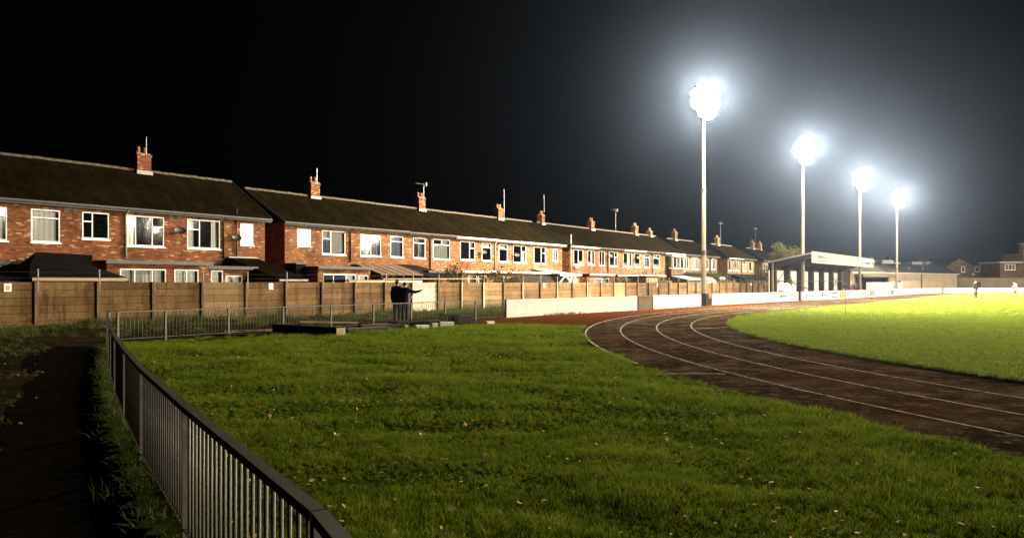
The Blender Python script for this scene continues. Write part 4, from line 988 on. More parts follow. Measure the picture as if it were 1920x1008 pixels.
t = yard('wooden_shed', 'orange boarded wooden shed above the far part of the wall', 'shed', 69.2, 33.3)
for k in range(9): MB().box(0, 2.6, -0.02 * (k % 2), 0.03, 0.02 + k * 0.26, 0.26 + k * 0.26).build('board', 'timber_orange', t)
MB().box(-0.0, 2.6, 0.04, 1.8, 0, 2.35).build('wall', 'timber_dark', t); MB().box(-0.1, 2.7, -0.1, 1.9, 2.37, 2.45).build('roof', 'felt_black', t)
t = yard('grey_roofed_shed', 'small shed with pale grey roof left of the nearest mast', 'shed', 79.5, 33.3)
MB().box(0.1, 4.4, 0.1, 1.9, 0, 2.1).build('wall', 'timber_dark', t); MB().add([(0, 0, 2.1), (4.5, 0, 2.1), (4.5, 2, 2.5), (0, 2, 2.5), (0, 0, 2.18), (4.5, 0, 2.18), (4.5, 2, 2.58), (0, 2, 2.58)], [(0, 1, 5, 4), (4, 5, 6, 7), (1, 2, 6, 5), (0, 4, 7, 3), (3, 7, 6, 2), (0, 3, 2, 1)]).build('roof', 'lead', t)
t = yard('dome_shed', 'low curved grey shed roof right of the nearest mast', 'shed', 83.3, 33.2)
MB().prism([(2.3 + 2.3 * math.cos(q), 1.7 + 0.75 * math.sin(q)) for q in np.linspace(0, math.pi, 12)], 'y', 0, 2.2).build('roof', 'lead', t); MB().box(0.1, 4.5, 0.05, 2.1, 0, 1.69).build('wall', 'timber_dark', t)
for q, (s_, w_, lab) in enumerate(((86.9, 13, 'long dark lean-to roof under the arched windows'), (103.2, 11, 'dark lean-to roof below the distant white-eaved house'))):
    t = yard('dark_lean_to', lab, 'shed', s_, 35.0)
    MB().box(0, w_, 0.05, 2.4, 0, 2.2).build('wall', 'timber_dark', t)
    MB().add([(-0.1, -0.1, 2.25), (w_ + 0.1, -0.1, 2.25), (w_ + 0.1, 2.45, 2.95), (-0.1, 2.45, 2.95), (-0.1, -0.1, 2.33), (w_ + 0.1, -0.1, 2.33), (w_ + 0.1, 2.45, 3.03), (-0.1, 2.45, 3.03)], [(0, 1, 5, 4), (4, 5, 6, 7), (1, 2, 6, 5), (0, 4, 7, 3), (3, 7, 6, 2), (0, 3, 2, 1)]).build('roof', 'felt_black', t)
t = yard('twin_globe_lamp', 'pair of white globe lamps over the far part of the wall', 'lamp', 90.9, 33.6)
MB().tube([(0, 0, 0), (0, 0, 2.1)], 0.03, 6).tube([(-0.45, 0, 2.1), (0.45, 0, 2.1)], 0.02, 6).build('stand', 'steel_dark', t)
for dx in (-0.4, 0.4):
    bm = bmesh.new(); bmesh.ops.create_icosphere(bm, subdivisions=2, radius=0.22, matrix=Matrix.Translation((dx, 0, 2.32))); me = bpy.data.meshes.new('globe'); bm.to_mesh(me); bm.free(); me.materials.append(MATS['lit_globe']); put('globe', me, t)

# ------------------------------------------------------------------ shrubs and trees
def foliage(mb, c, rx, ry, rz, n, size, flat=0.0, hollow=0.35):
    lobes = [(Vector((random.gauss(0, 0.45), random.gauss(0, 0.45), random.gauss(0, 0.45))), random.uniform(0.28, 0.58)) for _ in range(16)]
    for _ in range(n):
        lc, lr = random.choice(lobes)
        v_ = Vector((random.gauss(0, 1), random.gauss(0, 1), random.gauss(0, 1))).normalized() * lr * (1 - hollow * random.random() ** 2) * random.uniform(0.75, 1.3) + lc + Vector((random.gauss(0, .07), random.gauss(0, .07), random.gauss(0, .07)))
        p = Vector((c[0] + v_.x * rx, c[1] + v_.y * ry, c[2] + v_.z * rz))
        a = Vector((random.gauss(0, 1), random.gauss(0, 1), random.gauss(0, 1))).normalized(); b_ = a.orthogonal().normalized(); s_ = size * random.uniform(0.6, 1.4)
        mb.add([p - a * s_, p + b_ * s_ * 0.5, p + a * s_, p - b_ * s_ * 0.5], [(0, 1, 2, 3)])
def raw_build(mb, name, mat, parent):
    me = bpy.data.meshes.new(name); me.from_pydata(mb.v, [], mb.f); me.materials.append(MATS[mat]); return put(name, me, parent)
def tree(name, label, cat, loc, h, rx, rz_, n, size, mat, branches=7, group=None, ry=None):
    random.seed(int(loc[0] * 7) + int(loc[1] * 13) + n)
    t = thing(name, label, cat, loc, 0, group)
    tm = MB().tube([(0, 0, -0.1), (0.05 * h * 0.2, 0, h * 0.3), (0, 0.03 * h * 0.2, h * 0.55), (0.02, 0, h * 0.8)], 0.035 * h * 0.8, 7, 0.012 * h * 0.5)
    for k in range(branches):
        a = random.random() * 6.283; z0 = h * random.uniform(0.22, 0.6); L_ = rx * random.uniform(0.6, 1.0)
        tm.tube([(0, 0, z0), (math.cos(a) * L_ * 0.5, math.sin(a) * L_ * 0.5, z0 + L_ * 0.35), (math.cos(a) * L_, math.sin(a) * L_, z0 + L_ * 0.9)], 0.012 * h * 0.7, 5, 0.004 * h * 0.5)
    tm.build('trunk', 'bark', t, True)
    fm = MB(); foliage(fm, (0, 0, h - rz_), rx, ry or rx, rz_, n, size)
    raw_build(fm, 'crown', mat, t); return t
tree('autumn_tree', 'green and orange autumn tree beside the stand roof', 'tree', P(106, 30.6), 7.1, 1.9, 2.2, 3800, 0.12, 'leaf_autumn')
tree('autumn_tree', 'dim brown bushy tree between the stand and the farthest house', 'tree', P(112, 33.5), 5.2, 2.2, 2.0, 1800, 0.13, 'leaf_dark')
for q, (s_, d_, h_, rx, mt, lab) in enumerate(((40.2, 33.6, 2.75, 1.1, 'leaf_dark', 'dark twiggy shrub over the wall right of the white bay'), (46.2, 34.2, 2.9, 1.5, 'leaf_dark', 'leafy dark shrub in front of the white edged extension'),
        (66.0, 33.8, 2.7, 1.7, 'leaf_dark', 'rounded dark bush left of the orange wooden shed'), (84.5, 34.2, 3.1, 2.4, 'leaf_dark', 'dark hedge bush below the boxed bay window'), (88.6, 34.0, 3.0, 2.2, 'leaf_dark', 'dark hedge bush left of the nearest mast'),
        (72.6, 33.6, 2.4, 1.4, 'leaf_dark', 'small dark bush right of the orange wooden shed'), (100.5, 33.0, 2.9, 2.2, 'leaf_dark', 'dark bush at the far end of the concrete wall'), (107.0, 31.0, 2.8, 2.0, 'leaf_green', 'green bush in the corner left of the stand'))):
    tree('garden_shrub', lab, 'shrub', P(s_, d_), h_, rx, 0.75, 700, 0.09, mt, 6, 'shrubs in the back gardens')

# ------------------------------------------------------------------ white perimeter wall round the track
def perim(label, a, c, marks=(), h=0.9, mat='white_paint', name='perimeter_wall', cat='barrier', group='white perimeter walls round the track', thick=0.14):
    a = Vector((*a, 0)); c = Vector((*c, 0)); L_ = (c - a).length; rz = math.atan2((c - a).y, (c - a).x)
    t = thing(name, label, cat, a, rz, group)
    n_ = max(1, round(L_ / 2.4))
    pm_ = MB().box(0, L_ / n_ - 0.006, 0, thick, -0.08, h - 0.03).mesh('panel', mat)
    for k in range(n_): put('panel', pm_, t, (L_ * k / n_, random.uniform(-.003, .003), 0))
    MB().box(-0.01, L_ + 0.01, -0.012, thick + 0.012, h - 0.028, h).build('coping', mat, t)
    for mk in marks: advert(t, L_, *mk)
    return t
def wordrow(mb, x0, x1, z, hh, y, dens=0.8):
    x = x0
    while x < x1:
        w_ = random.uniform(0.3, 0.8) * hh
        if random.random() < dens: mb.box(x, min(x + w_, x1), y - 0.004, y, z, z + hh * random.uniform(0.75, 1))
        x += w_ + 0.18 * hh
def advert(t, L_, f0, f1, kind, col):
    x0, x1 = f0 * L_, f1 * L_; y = -0.008
    m_ = MB()
    if kind == 'frame':
        m_.box(x0, x1, y - 0.004, y, 0.68, 0.72); m_.box(x0, x1, y - 0.004, y, 0.2, 0.24); m_.box(x0, x0 + 0.25, y - 0.004, y, 0.245, 0.675); m_.box(x1 - 0.12, x1, y - 0.004, y, 0.245, 0.675)
        w_ = MB(); wordrow(w_, x0 + 0.5, x1 - 0.4, 0.34, 0.2, y); w_.build('advert', 'ink_paleblue', t)
    elif kind == 'block':
        m_.box(x0, x1, y - 0.004, y, 0.14, 0.8)
        w_ = MB(); wordrow(w_, x0 + 0.2, x1 - 0.2, 0.5, 0.16, y - 0.0045); wordrow(w_, x0 + 0.2, x1 - 0.2, 0.24, 0.14, y - 0.0045); w_.build('advert', 'white_frame' if col != 'ink_orange' else 'ink_yellow', t)
    elif kind == 'words3':
        for z in (0.22, 0.44, 0.66): wordrow(m_, x0, x1, z, 0.1, y)
    elif kind == 'words2':
        wordrow(m_, x0, x1, 0.16, 0.15, y, 0.9); wordrow(m_, x0, x1, 0.58, 0.16, y, 0.95)
    elif kind == 'logo':
        m_.box(x0, x0 + (x1 - x0) * 0.22, y - 0.004, y, 0.28, 0.74)
        w_ = MB(); wordrow(w_, x0 + (x1 - x0) * 0.35, x1, 0.4, 0.16, y); w_.build('advert', 'ink_paleblue', t)
    elif kind == 'scribble':
        wordrow(m_, x0, x1, 0.42, 0.16, y, 0.9); wordrow(m_, x0 + 0.3, x1 - 0.5, 0.56, 0.1, y, 0.6)
    m_.build('advert', col, t)
BP = [(-0.28, 39.69), (8.22, 50.4), (9.66, 52.5), (14.72, 59.55), (16.02, 61.02), (28.22, 75.68), (28.94, 76.6), (43.42, 94.03), (44.18, 95.09), (60.8, 117.21), (61.54, 118.31), (75.15, 134.76), (77.23, 136.96), (94.0, 144.0), (125.0, 143.0)]
perim('weathered white wall section at the near end, right of the railings', BP[0], BP[1], mat='white_paint_worn')
perim('plain white wall section between the brown boarded gate and the nearest mast', BP[2], BP[3])
perim('white wall section right of the nearest mast with faint lettering at its end', BP[4], BP[5], [(0.74, 0.83, 'scribble', 'ink_grey'), (0.88, 0.97, 'words3', 'ink_grey')])
perim('white wall section with orange and blue advertisements in front of the stand', BP[6], BP[7], [(0.05, 0.17, 'frame', 'ink_black'), (0.26, 0.36, 'logo', 'ink_blue'), (0.41, 0.5, 'words2', 'ink_black'), (0.53, 0.62, 'block', 'ink_orange'), (0.66, 0.75, 'block', 'ink_paleblue'), (0.8, 0.86, 'words3', 'ink_grey'), (0.91, 0.98, 'scribble', 'ink_black')])
perim('white wall section with small dark logos right of the stand', BP[8], BP[9], [(0.02, 0.12, 'block', 'ink_brown'), (0.2, 0.27, 'words3', 'ink_grey'), (0.34, 0.42, 'words2', 'ink_grey'), (0.48, 0.56, 'block', 'ink_blue'), (0.62, 0.74, 'words3', 'ink_grey'), (0.8, 0.86, 'logo', 'ink_grey')])
perim('short plain white wall section right of the farthest mast', BP[10], BP[11])
perim('plain white wall across the far end behind the players', BP[12], BP[13])
perim('last white wall section at the right edge behind the far player', (94.6, 144.02), BP[14])
perim('brown boarded gate between two white wall sections', (8.34, 50.6), (9.55, 52.3), mat='brown_sheet', name='boarded_gate', cat='gate', group=None)
perim('small grey gate in the far end of the white wall', (75.5, 135.1), (76.9, 136.6), mat='sheet_grey', name='grey_gate', cat='gate', group=None)

# ------------------------------------------------------------------ floodlight masts
def mast(label, s, d, toward, spot_w, spill_w, pad=False):
    loc = P(s, d)
    t = thing('floodlight_mast', label, 'floodlight', loc, ROT if toward < 0 else ROT + math.pi, 'floodlight masts along the touchlines')
    pole = MB(); rings_ = ((0, 0.2), (4.2, 0.185), (4.21, 0.165), (9.0, 0.15), (9.01, 0.13), (14.6, 0.115)); nn = 16
    pv_ = [(r_ * math.cos(q * 2 * math.pi / nn), r_ * math.sin(q * 2 * math.pi / nn), z_) for z_, r_ in rings_ for q in range(nn)]
    pole.add(pv_, [(k * nn + q, k * nn + (q + 1) % nn, (k + 1) * nn + (q + 1) % nn, (k + 1) * nn + q) for k in range(5) for q in range(nn)] + [tuple(range(5 * nn, 6 * nn))])
    pole.build('pole', 'mast_paint', t)
    for z_ in (4.2, 9.0): MB().tube([(0, 0, z_ - 0.08), (0, 0, z_ + 0.08)], 0.215 if z_ < 5 else 0.185, 12).build('joint_collar', 'steel_dark', t)
    if pad: MB().box(-0.3, 0.3, -0.3, 0.3, 0, 0.95).build('base_pad', 'rubber_black', t)
    fr_ = MB()
    for z_, rr_, a0, a1 in ((14.95, 0.3, -70, 70), (15.62, 0.5, -105, 105), (16.3, 0.5, -105, 105), (16.97, 0.3, -70, 70)):
        q_ = [(rr_ * math.sin(R(w)), -rr_ * math.cos(R(w)), z_) for w in np.linspace(a0, a1, 9)]
        for k in range(8): fr_.bar(q_[k], q_[k + 1], 0.08, 0.08)
        fr_.bar((0, 0, z_), (0, -rr_, z_), 0.08, 0.08)
    fr_.box(-0.08, 0.08, -0.08, 0.08, 14.5, 17.1)
    fr_.build('head_frame', 'steel_dark', t)
    for r_, z_ in enumerate((14.95, 15.62, 16.3, 16.97)):
        for w_ in ((-105, -38, 38, 105) if r_ in (1, 2) else (-72, 0, 72)):
            rr_ = 0.86 if r_ in (1, 2) else 0.58
            x_, y0_ = rr_ * math.sin(R(w_)), -rr_ * math.cos(R(w_)); yaw = R(w_); tilt = R(22)
            f_ = MB(); f_.prism([(-0.4, -0.36), (0.4, -0.36), (0.4, 0.36), (-0.4, 0.36)], 'y', -0.06, -0.02)
            f_.add([(-0.38, -0.02, -0.34), (0.38, -0.02, -0.34), (0.38, -0.02, 0.34), (-0.38, -0.02, 0.34), (-0.16, 0.3, -0.14), (0.16, 0.3, -0.14), (0.16, 0.3, 0.14), (-0.16, 0.3, 0.14)], [(0, 1, 5, 4), (1, 2, 6, 5), (2, 3, 7, 6), (3, 0, 4, 7), (4, 5, 6, 7)])
            h_ = f_.build('lamp_housing', 'steel_dark', t); h_.location = (x_, y0_, z_); h_.rotation_euler = (tilt, 0, yaw)
            bm = bmesh.new(); bmesh.ops.create_uvsphere(bm, u_segments=14, v_segments=8, radius=0.43)
            for v_ in bm.verts: v_.co.y *= 0.75
            bmesh.ops.translate(bm, verts=bm.verts, vec=(0, -0.1, 0))
            me = bpy.data.meshes.new('lens'); bm.to_mesh(me); bm.free(); me.materials.append(MATS['flood_lens']); me.polygons.foreach_set('use_smooth', [True] * len(me.polygons)); put('lens', me, h_)
    def lamp(kind, w_, x_, y_, z_):
        l_ = bpy.data.lights.new('flood_' + kind.lower(), kind); l_.energy = w_; l_.color = FLOOD_COLOR
        l_.shadow_soft_size = 0.3
        o = bpy.data.objects.new('flood_' + kind.lower(), l_); COL.objects.link(o); o.parent = t; o.location = (x_, y_, z_)
        if kind == 'SPOT':
            l_.spot_size = R(124); l_.spot_blend = 0.8; o.rotation_euler = (R(90 - 20), 0, 0); o.rotation_euler = Vector((0, -math.cos(R(16)), -math.sin(R(16)))).to_track_quat('-Z', 'Y').to_euler()
        return o
    lamp('SPOT', spot_w, 0, -1.35, 15.6)
    lamp('POINT', spill_w, -1.5 if toward < 0 else 1.5, -0.9, 15.95)
    return t
NEAR_D = 22.64
SS = (57.2, 85.3, 113.9, 143.0)
for k, lab in enumerate(('nearest and tallest looking floodlight mast with black padded base', 'floodlight mast rising through the stand roof', 'floodlight mast in front of the right end of the stand', 'farthest floodlight mast near the clubhouse wall')):
    mast(lab, SS[k], NEAR_D, -1, NEAR_SPOT_W, NEAR_SPILL_W, k == 0)
FAR_D = 2 * C_D - NEAR_D
for k, s_ in enumerate(SS):
    mast(('floodlight mast on the opposite touchline closest to the near bend', 'floodlight mast on the opposite touchline facing the pointing person', 'floodlight mast on the opposite touchline facing the stand', 'floodlight mast on the opposite touchline closest to the far bend')[k], s_, FAR_D, 1, FAR_SPOT_W, FAR_SPILL_W)

# ------------------------------------------------------------------ the stand
SA, SB, SF, SR = 84.2, 116.4, 21.5, 26.0
t = thing('covered_stand', 'covered stand with cream fascia and white rear panels', 'stand', P(SA, SF), ROT)
Ls, Ds = SB - SA, SR - SF
RF, RB = 5.0, 4.1
MB().add([(0, 0, RF - 0.14), (Ls, 0, RF - 0.14), (Ls, Ds, RB - 0.14), (0, Ds, RB - 0.14), (0, 0, RF), (Ls, 0, RF), (Ls, Ds, RB), (0, Ds, RB)], [(0, 1, 5, 4), (4, 5, 6, 7), (1, 2, 6, 5), (0, 4, 7, 3), (3, 7, 6, 2), (0, 3, 2, 1)]).build('roof', 'sheet_grey', t)
fa = MB().box(-0.02, Ls, -0.12, -0.01, 3.92, 5.08).build('fascia', 'cream_paint', t)
MB().box(-0.05, Ls + 0.03, -0.16, -0.122, 4.98, 5.12).build('trim', 'white_trim', fa); MB().box(-0.05, Ls + 0.03, -0.16, -0.122, 3.88, 3.98).build('trim', 'white_trim', fa)
sg = MB().box(0.8, 7.2, -0.15, -0.122, 4.05, 4.92).build('sign', 'white_frame', t)
m_ = MB(); wordrow(m_, 2.0, 4.6, 4.42, 0.36, -0.152, 1.0); wordrow(m_, 4.8, 5.6, 4.42, 0.22, -0.152, 1.0); wordrow(m_, 6.0, 6.4, 4.4, 0.38, -0.152, 1.0); wordrow(m_, 1.0, 7.0, 4.12, 0.13, -0.152, 0.95); m_.build('lettering', 'ink_grey', sg)
sg = MB().box(Ls - 8.0, Ls - 0.1, -0.15, -0.122, 4.0, 4.97).build('sign', 'white_frame', t)
m_ = MB(); wordrow(m_, Ls - 7.6, Ls - 6.8, 4.35, 0.3, -0.152, 1); wordrow(m_, Ls - 1.3, Ls - 0.4, 4.3, 0.4, -0.152, 1); m_.build('lettering', 'ink_black', sg)
m_ = MB().box(Ls - 5.9, Ls - 2.2, -0.156, -0.151, 4.28, 4.55); m_.build('emblem', 'ink_blue', sg)
MB().box(0, Ls, Ds - 0.12, Ds, 0, RB - 0.95).build('rear_wall', 'white_paint', t)
MB().box(0.004, Ls - 0.004, Ds - 0.11, Ds - 0.01, RB - 0.948, RB - 0.15).build('rear_beam', 'timber_dark', t)
for k in range(7):
    x_ = min(0.5 + k * 5.15, Ls - 0.3)
    MB().box(x_ - 0.32, x_ + 0.32, Ds - 0.7, Ds - 0.125, 0.6, RB - 0.1).build('pier', 'timber_dark', t)
    MB().add([(x_ - 0.06, 0.15, RF - 0.16), (x_ + 0.06, 0.15, RF - 0.16), (x_ + 0.06, Ds - 0.7, RB - 0.14 + 0.13), (x_ - 0.06, Ds - 0.7, RB - 0.14 + 0.13), (x_ - 0.06, 0.15, RF - 0.42), (x_ + 0.06, 0.15, RF - 0.42), (x_ + 0.06, Ds - 0.7, RB - 0.75), (x_ - 0.06, Ds - 0.7, RB - 0.75)], [(0, 1, 2, 3), (4, 7, 6, 5), (0, 4, 5, 1), (1, 5, 6, 2), (2, 6, 7, 3), (3, 7, 4, 0)]).build('rafter', 'steel_dark', t)
    for q in (1.4, 2.6, 3.8):
        if k < 6: MB().box(x_ + q, x_ + q + 0.05, Ds - 0.16, Ds - 0.121, 0.6, RB - 0.95).build('panel_rib', 'sheet_grey', t)
MB().box(0.35, Ls - 0.3, Ds - 0.76, Ds - 0.72, 2.0, 2.06).build('handrail', 'steel_dark', t)
MB().box(0.1, Ls - 0.1, 1.0, Ds - 0.13, -0.02, 0.62).build('platform', 'post_concrete', t)
MB().box(0.1, Ls - 0.1, 0.5, 0.995, -0.02, 0.3).build('step', 'post_concrete', t)
MB().box(0.04, 0.2, Ds - 0.55, Ds - 0.35, 0, RB - 0.16).build('corner_post', 'timber_pale', t)
for (a_, b_) in (((0.3, 2.6, 2.0), (0.3, 0.2, 1.0)), ((2.0, 2.6, 1.9), (2.0, 0.2, 0.9))): MB().tube([a_, b_], 0.03, 6).tube([(a_[0], a_[1], 0.6), a_], 0.03, 6).tube([(b_[0], b_[1], 0), b_], 0.03, 6).build('stair_rail', 'steel_dark', t)
for (xa, xb) in ((0.9, 5.2),): MB().tube([(xa, Ds - 0.2, 0.7), (xb, Ds - 0.2, 3.1)], 0.035, 6).tube([(xb, Ds - 0.25, 0.7), (xa, Ds - 0.25, 3.1)], 0.035, 6).build('brace', 'steel_dark', t)
MB().tube([(Ls - 4.5, Ds - 0.2, 0.7), (Ls - 0.6, Ds - 0.2, 3.1)], 0.035, 6).tube([(Ls - 0.6, Ds - 0.25, 0.7), (Ls - 4.5, Ds - 0.25, 3.1)], 0.035, 6).build('brace', 'steel_dark', t)
# stored things at the stand's near end
t = thing('wrapped_bundle', 'pale wrapped bundle beside the stand steps', 'bundle', P(82.6, 23.6), ROT)
bm = bmesh.new(); bmesh.ops.create_icosphere(bm, subdivisions=3, radius=0.75)
for v_ in bm.verts: v_.co *= 1 + 0.22 * math.sin(v_.co.x * 5 + 1) * math.cos(v_.co.y * 4); v_.co.z = v_.co.z * 1.1 + 0.8
me = bpy.data.meshes.new('cover'); bm.to_mesh(me); bm.free(); me.materials.append(MATS['white_paint_worn']); put('cover', me, t)

# ------------------------------------------------------------------ clubhouse and buildings at the far right
def bx(parent, name, mat, *a): return MB().box(*a).build(name, mat, parent)
A0 = Vector((55.5, 126.0, 0)); A1 = Vector((87.5, 151.0, 0)); LC = (A1 - A0).length; rzc = math.atan2((A1 - A0).y, (A1 - A0).x)
t = thing('clubhouse', 'long buff rendered clubhouse with dark slate roof', 'clubhouse', A0, rzc)
m_ = MB(); wall_holes(m_, 0, LC, 0, 3.55, [(1.5, 13.0, 1.0, 2.75)], 0, 0.3)
m_.quad((0, 6, 0), (LC, 6, 0), (LC, 6, 3.55), (0, 6, 3.55))
for x_ in (0, LC): gable(m_, x_, 0, 6, 3.55, 5.3, 0)
m_.build('wall', 'render_buff', t)
MB().add([(-0.2, -0.3, 3.6), (LC + 0.1, -0.3, 3.6), (LC + 0.1, 3, 5.3), (-0.2, 3, 5.3), (LC + 0.1, 6.3, 3.6), (-0.2, 6.3, 3.6), (-0.2, -0.3, 3.5), (LC + 0.1, -0.3, 3.5)], [(0, 1, 2, 3), (3, 2, 4, 5), (0, 6, 7, 1)]).build('roof', 'roof_slate', t)
bx(t, 'gutter', 'white_trim', -0.2, LC + 0.1, -0.42, -0.31, 3.45, 3.58)
bx(t, 'canopy', 'brown_sheet', 1.2, 13.3, -1.5, -0.02, 2.76, 3.2)
bx(t, 'downpipe', 'dark_trim', LC - 15.4, LC - 15.2, -0.12, -0.02, 0, 3.5)
bx(t, 'door', 'timber_dark', LC - 24.5, LC - 23.3, -0.05, -0.02, 0, 2.2)
for k in (LC - 18.0, LC - 12.5): MB().tube([(k, 1.0, 4.0), (k, 1.0, 4.75)], 0.1, 8).build('vent_pipe', 'lead', t)
t = thing('vent_cowl', 'white T-shaped vent cowl above the clubhouse roof', 'vent', A0 + (A1 - A0) * 0.27 + Vector((-1.8, 2.3, 5.0)))
MB().tube([(0, 0, -0.3), (0, 0, 0.9)], 0.16, 8).build('pipe', 'white_frame', t); MB().tube([(-0.42, 0, 0.9), (0.42, 0, 0.9)], 0.2, 8).build('cap', 'white_frame', t)
t = thing('sheet_hoarding', 'grey sheet metal hoarding in front of the clubhouse', 'hoarding', A0 + (A1 - A0) * 0.02 + Vector((1.2, -2.2, 0)), rzc)
for k in range(10): bx(t, 'sheet', 'sheet_grey', k * 1.22, k * 1.22 + 1.19, -0.03 * (k % 2), 0.03, 0, 1.9)
t = thing('gable_house', 'distant brown house with a low gable and white framed windows', 'house', (97.5, 172, 0), R(8))
m_ = MB().box(0, 6.2, 0, 7, 0, 5.75); m_.add([(0, 0, 5.75), (6.2, 0, 5.75), (3.0, 0, 7.3), (0, 7, 5.75), (6.2, 7, 5.75), (3.0, 7, 7.3)], [(0, 1, 2), (3, 5, 4)]); m_.build('wall', 'brick_brown', t)
MB().add([(-0.3, -0.3, 5.65), (3.0, -0.3, 7.38), (6.5, -0.3, 5.65), (-0.3, 7.2, 5.65), (3.0, 7.2, 7.38), (6.5, 7.2, 5.65)], [(0, 1, 4, 3), (1, 2, 5, 4)]).build('roof', 'roof_tile', t)
bx(t, 'annexe', 'brick_brown', 6.22, 10.2, 0.3, 6, 0, 5.6); bx(t, 'flat_roof', 'lead', 6.15, 10.4, 0.1, 6.1, 5.602, 5.75)
window(t, 3.4, 4.3, 4.2, 5.5, 'S', 'net', -0.1); window(t, 7.0, 8.2, 4.3, 5.3, 'S', 'blind', 0.2)
MB().disc_bowl((6.0, -0.4, 3.7), (-0.2, -1, 0.2), 0.4, 0.1).build('satellite_dish', 'dish_grey', t)
t = thing('rear_wall', 'long dim rendered garden wall at the far right', 'wall', (90.5, 156.0, 0), R(-2))
bx(t, 'wall', 'render_dim', 0, 48, 0, 0.3, 0, 2.75); bx(t, 'coping', 'post_concrete', -0.05, 48, -0.05, 0.35, 2.755, 2.85); bx(t, 'door', 'timber_dark', 3.4, 4.6, -0.05, -0.01, 0, 2.0)
t = thing('flat_roofed_house', 'brown brick house with flat roof and tall block at the right edge', 'house', (105.5, 166, 0), R(-4))
bx(t, 'wall', 'brick_brown', 0, 14, 0, 8, 0, 6.1); bx(t, 'flat_roof', 'lead', -0.3, 4.6, -0.3, 8, 6.102, 6.4); bx(t, 'upper_block', 'brick_brown', 4.7, 14, 0.02, 8, 6.102, 8.2); bx(t, 'chimney', 'brick_brown', 5.0, 6.6, 0.5, 2.0, 8.202, 10.2)
bx(t, 'coping', 'lead', 4.9, 6.7, 0.4, 2.1, 10.202, 10.35)
window(t, 1.0, 3.1, 4.6, 5.8, 'V3', 'net', -0.1)
for q, (x_, y_, w_, zr, lab, dm) in enumerate(((76, 168, 9.5, 6.7, 'dim distant roof with tall white dormers behind the stand fascia', 2), (83.5, 171, 6.5, 6.3, 'dim distant roof with one grey dormer above the clubhouse', 1), (92.0, 178, 8.0, 6.6, 'dim distant roof with two pale dormers left of the gable house', 2))):
    t = thing('distant_house', lab, 'house', (x_, y_, 0), R(6), 'dim roofs beyond the clubhouse')
    bx(t, 'wall', 'brick_brown', 0, w_, 0, 7, 0, 4.2)
    MB().add([(-0.3, -0.3, 4.2), (w_ + 0.3, -0.3, 4.2), (w_ + 0.3, 3.5, zr), (-0.3, 3.5, zr), (w_ + 0.3, 7.3, 4.2), (-0.3, 7.3, 4.2)], [(0, 1, 2, 3), (3, 2, 4, 5), (0, 3, 5), (1, 4, 2)]).build('roof', 'roof_slate', t)
    for k in range(dm):
        xx_ = w_ * (0.15 + 0.45 * k); bx(t, 'dormer', 'sheet_grey' if q else 'white_trim', xx_, xx_ + 2.6, 0.6, 3.0, 4.9, zr + 0.1); bx(t, 'chimney', 'brick_brown', xx_ + 3.0, xx_ + 3.7, 3.2, 3.9, zr - 0.1, zr + 1.0)
tree('far_tree', 'dim bare brown tree rising behind the stand fascia', 'tree', (66, 165, 0), 8.2, 5.5, 2.6, 1800, 0.25, 'leaf_dark')

# ------------------------------------------------------------------ debris by the lawn railing
def block(name, label, cat, c, L_, w_, h_, rz, mat, capmat=None, z=0.0, group='loose timbers and blocks by the railing', tilt=0.0):
    t = thing(name, label, cat, (c[0], c[1], z), rz, group)
    m_ = MB(); e = 0.02
    m_.prism([(-w_ / 2 + e, 0), (w_ / 2 - e, 0), (w_ / 2, e), (w_ / 2, h_ - e), (w_ / 2 - e, h_), (-w_ / 2 + e, h_), (-w_ / 2, h_ - e), (-w_ / 2, e)], 'x', -L_ / 2, L_ / 2)
    m_.build('body', mat, t)
    if capmat:  # pale caps put lit ends into colour, black bodies the shaded sides
        MB().prism([(-w_ / 2 + e, e), (w_ / 2 - e, e), (w_ / 2 - e, h_ - e), (-w_ / 2 + e, h_ - e)], 'x', -L_ / 2 - 0.012, -L_ / 2 - 0.001).build('end_face', capmat, t)
    t.rotation_euler = (0, tilt, rz)
    return t
Rz = lambda dx, dy: math.atan2(dy, dx)
block('timber_baulk', 'long shade-black baulk with light end lying nearest the camera on the lawn edge', 'timber', (-6.95, 26.15), 3.3, 0.42, 0.34, Rz(-2.7, 1.95), 'felt_black', 'timber_pale', -0.03)
block('timber_baulk', 'thin dark plank left of the long black baulk', 'timber', (-9.4, 25.6), 2.6, 0.14, 0.06, Rz(1, -0.2), 'timber_dark', None, 0.0)
block('timber_baulk', 'pale weathered plank resting along the railing foot left of the baulk', 'timber', (-9.1, 27.5), 2.3, 0.1, 0.07, Rz(1, 0.62), 'timber_pale', None, 0.02)
block('timber_baulk', 'weathered plank lying across the black baulk', 'timber', (-6.4, 26.9), 2.0, 0.16, 0.06, Rz(1, 0.25), 'timber_pale', None, 0.34, tilt=0.03)
block('timber_baulk', 'low dark sleeper right of the long black baulk', 'timber', (-5.2, 27.3), 1.9, 0.32, 0.2, Rz(1, 1.3), 'timber_dark', 'timber_dark', -0.02)
block('timber_baulk', 'second dark sleeper behind the first one', 'timber', (-4.95, 28.7), 1.7, 0.3, 0.24, Rz(1, 0.9), 'timber_dark', 'timber_dark', -0.02)
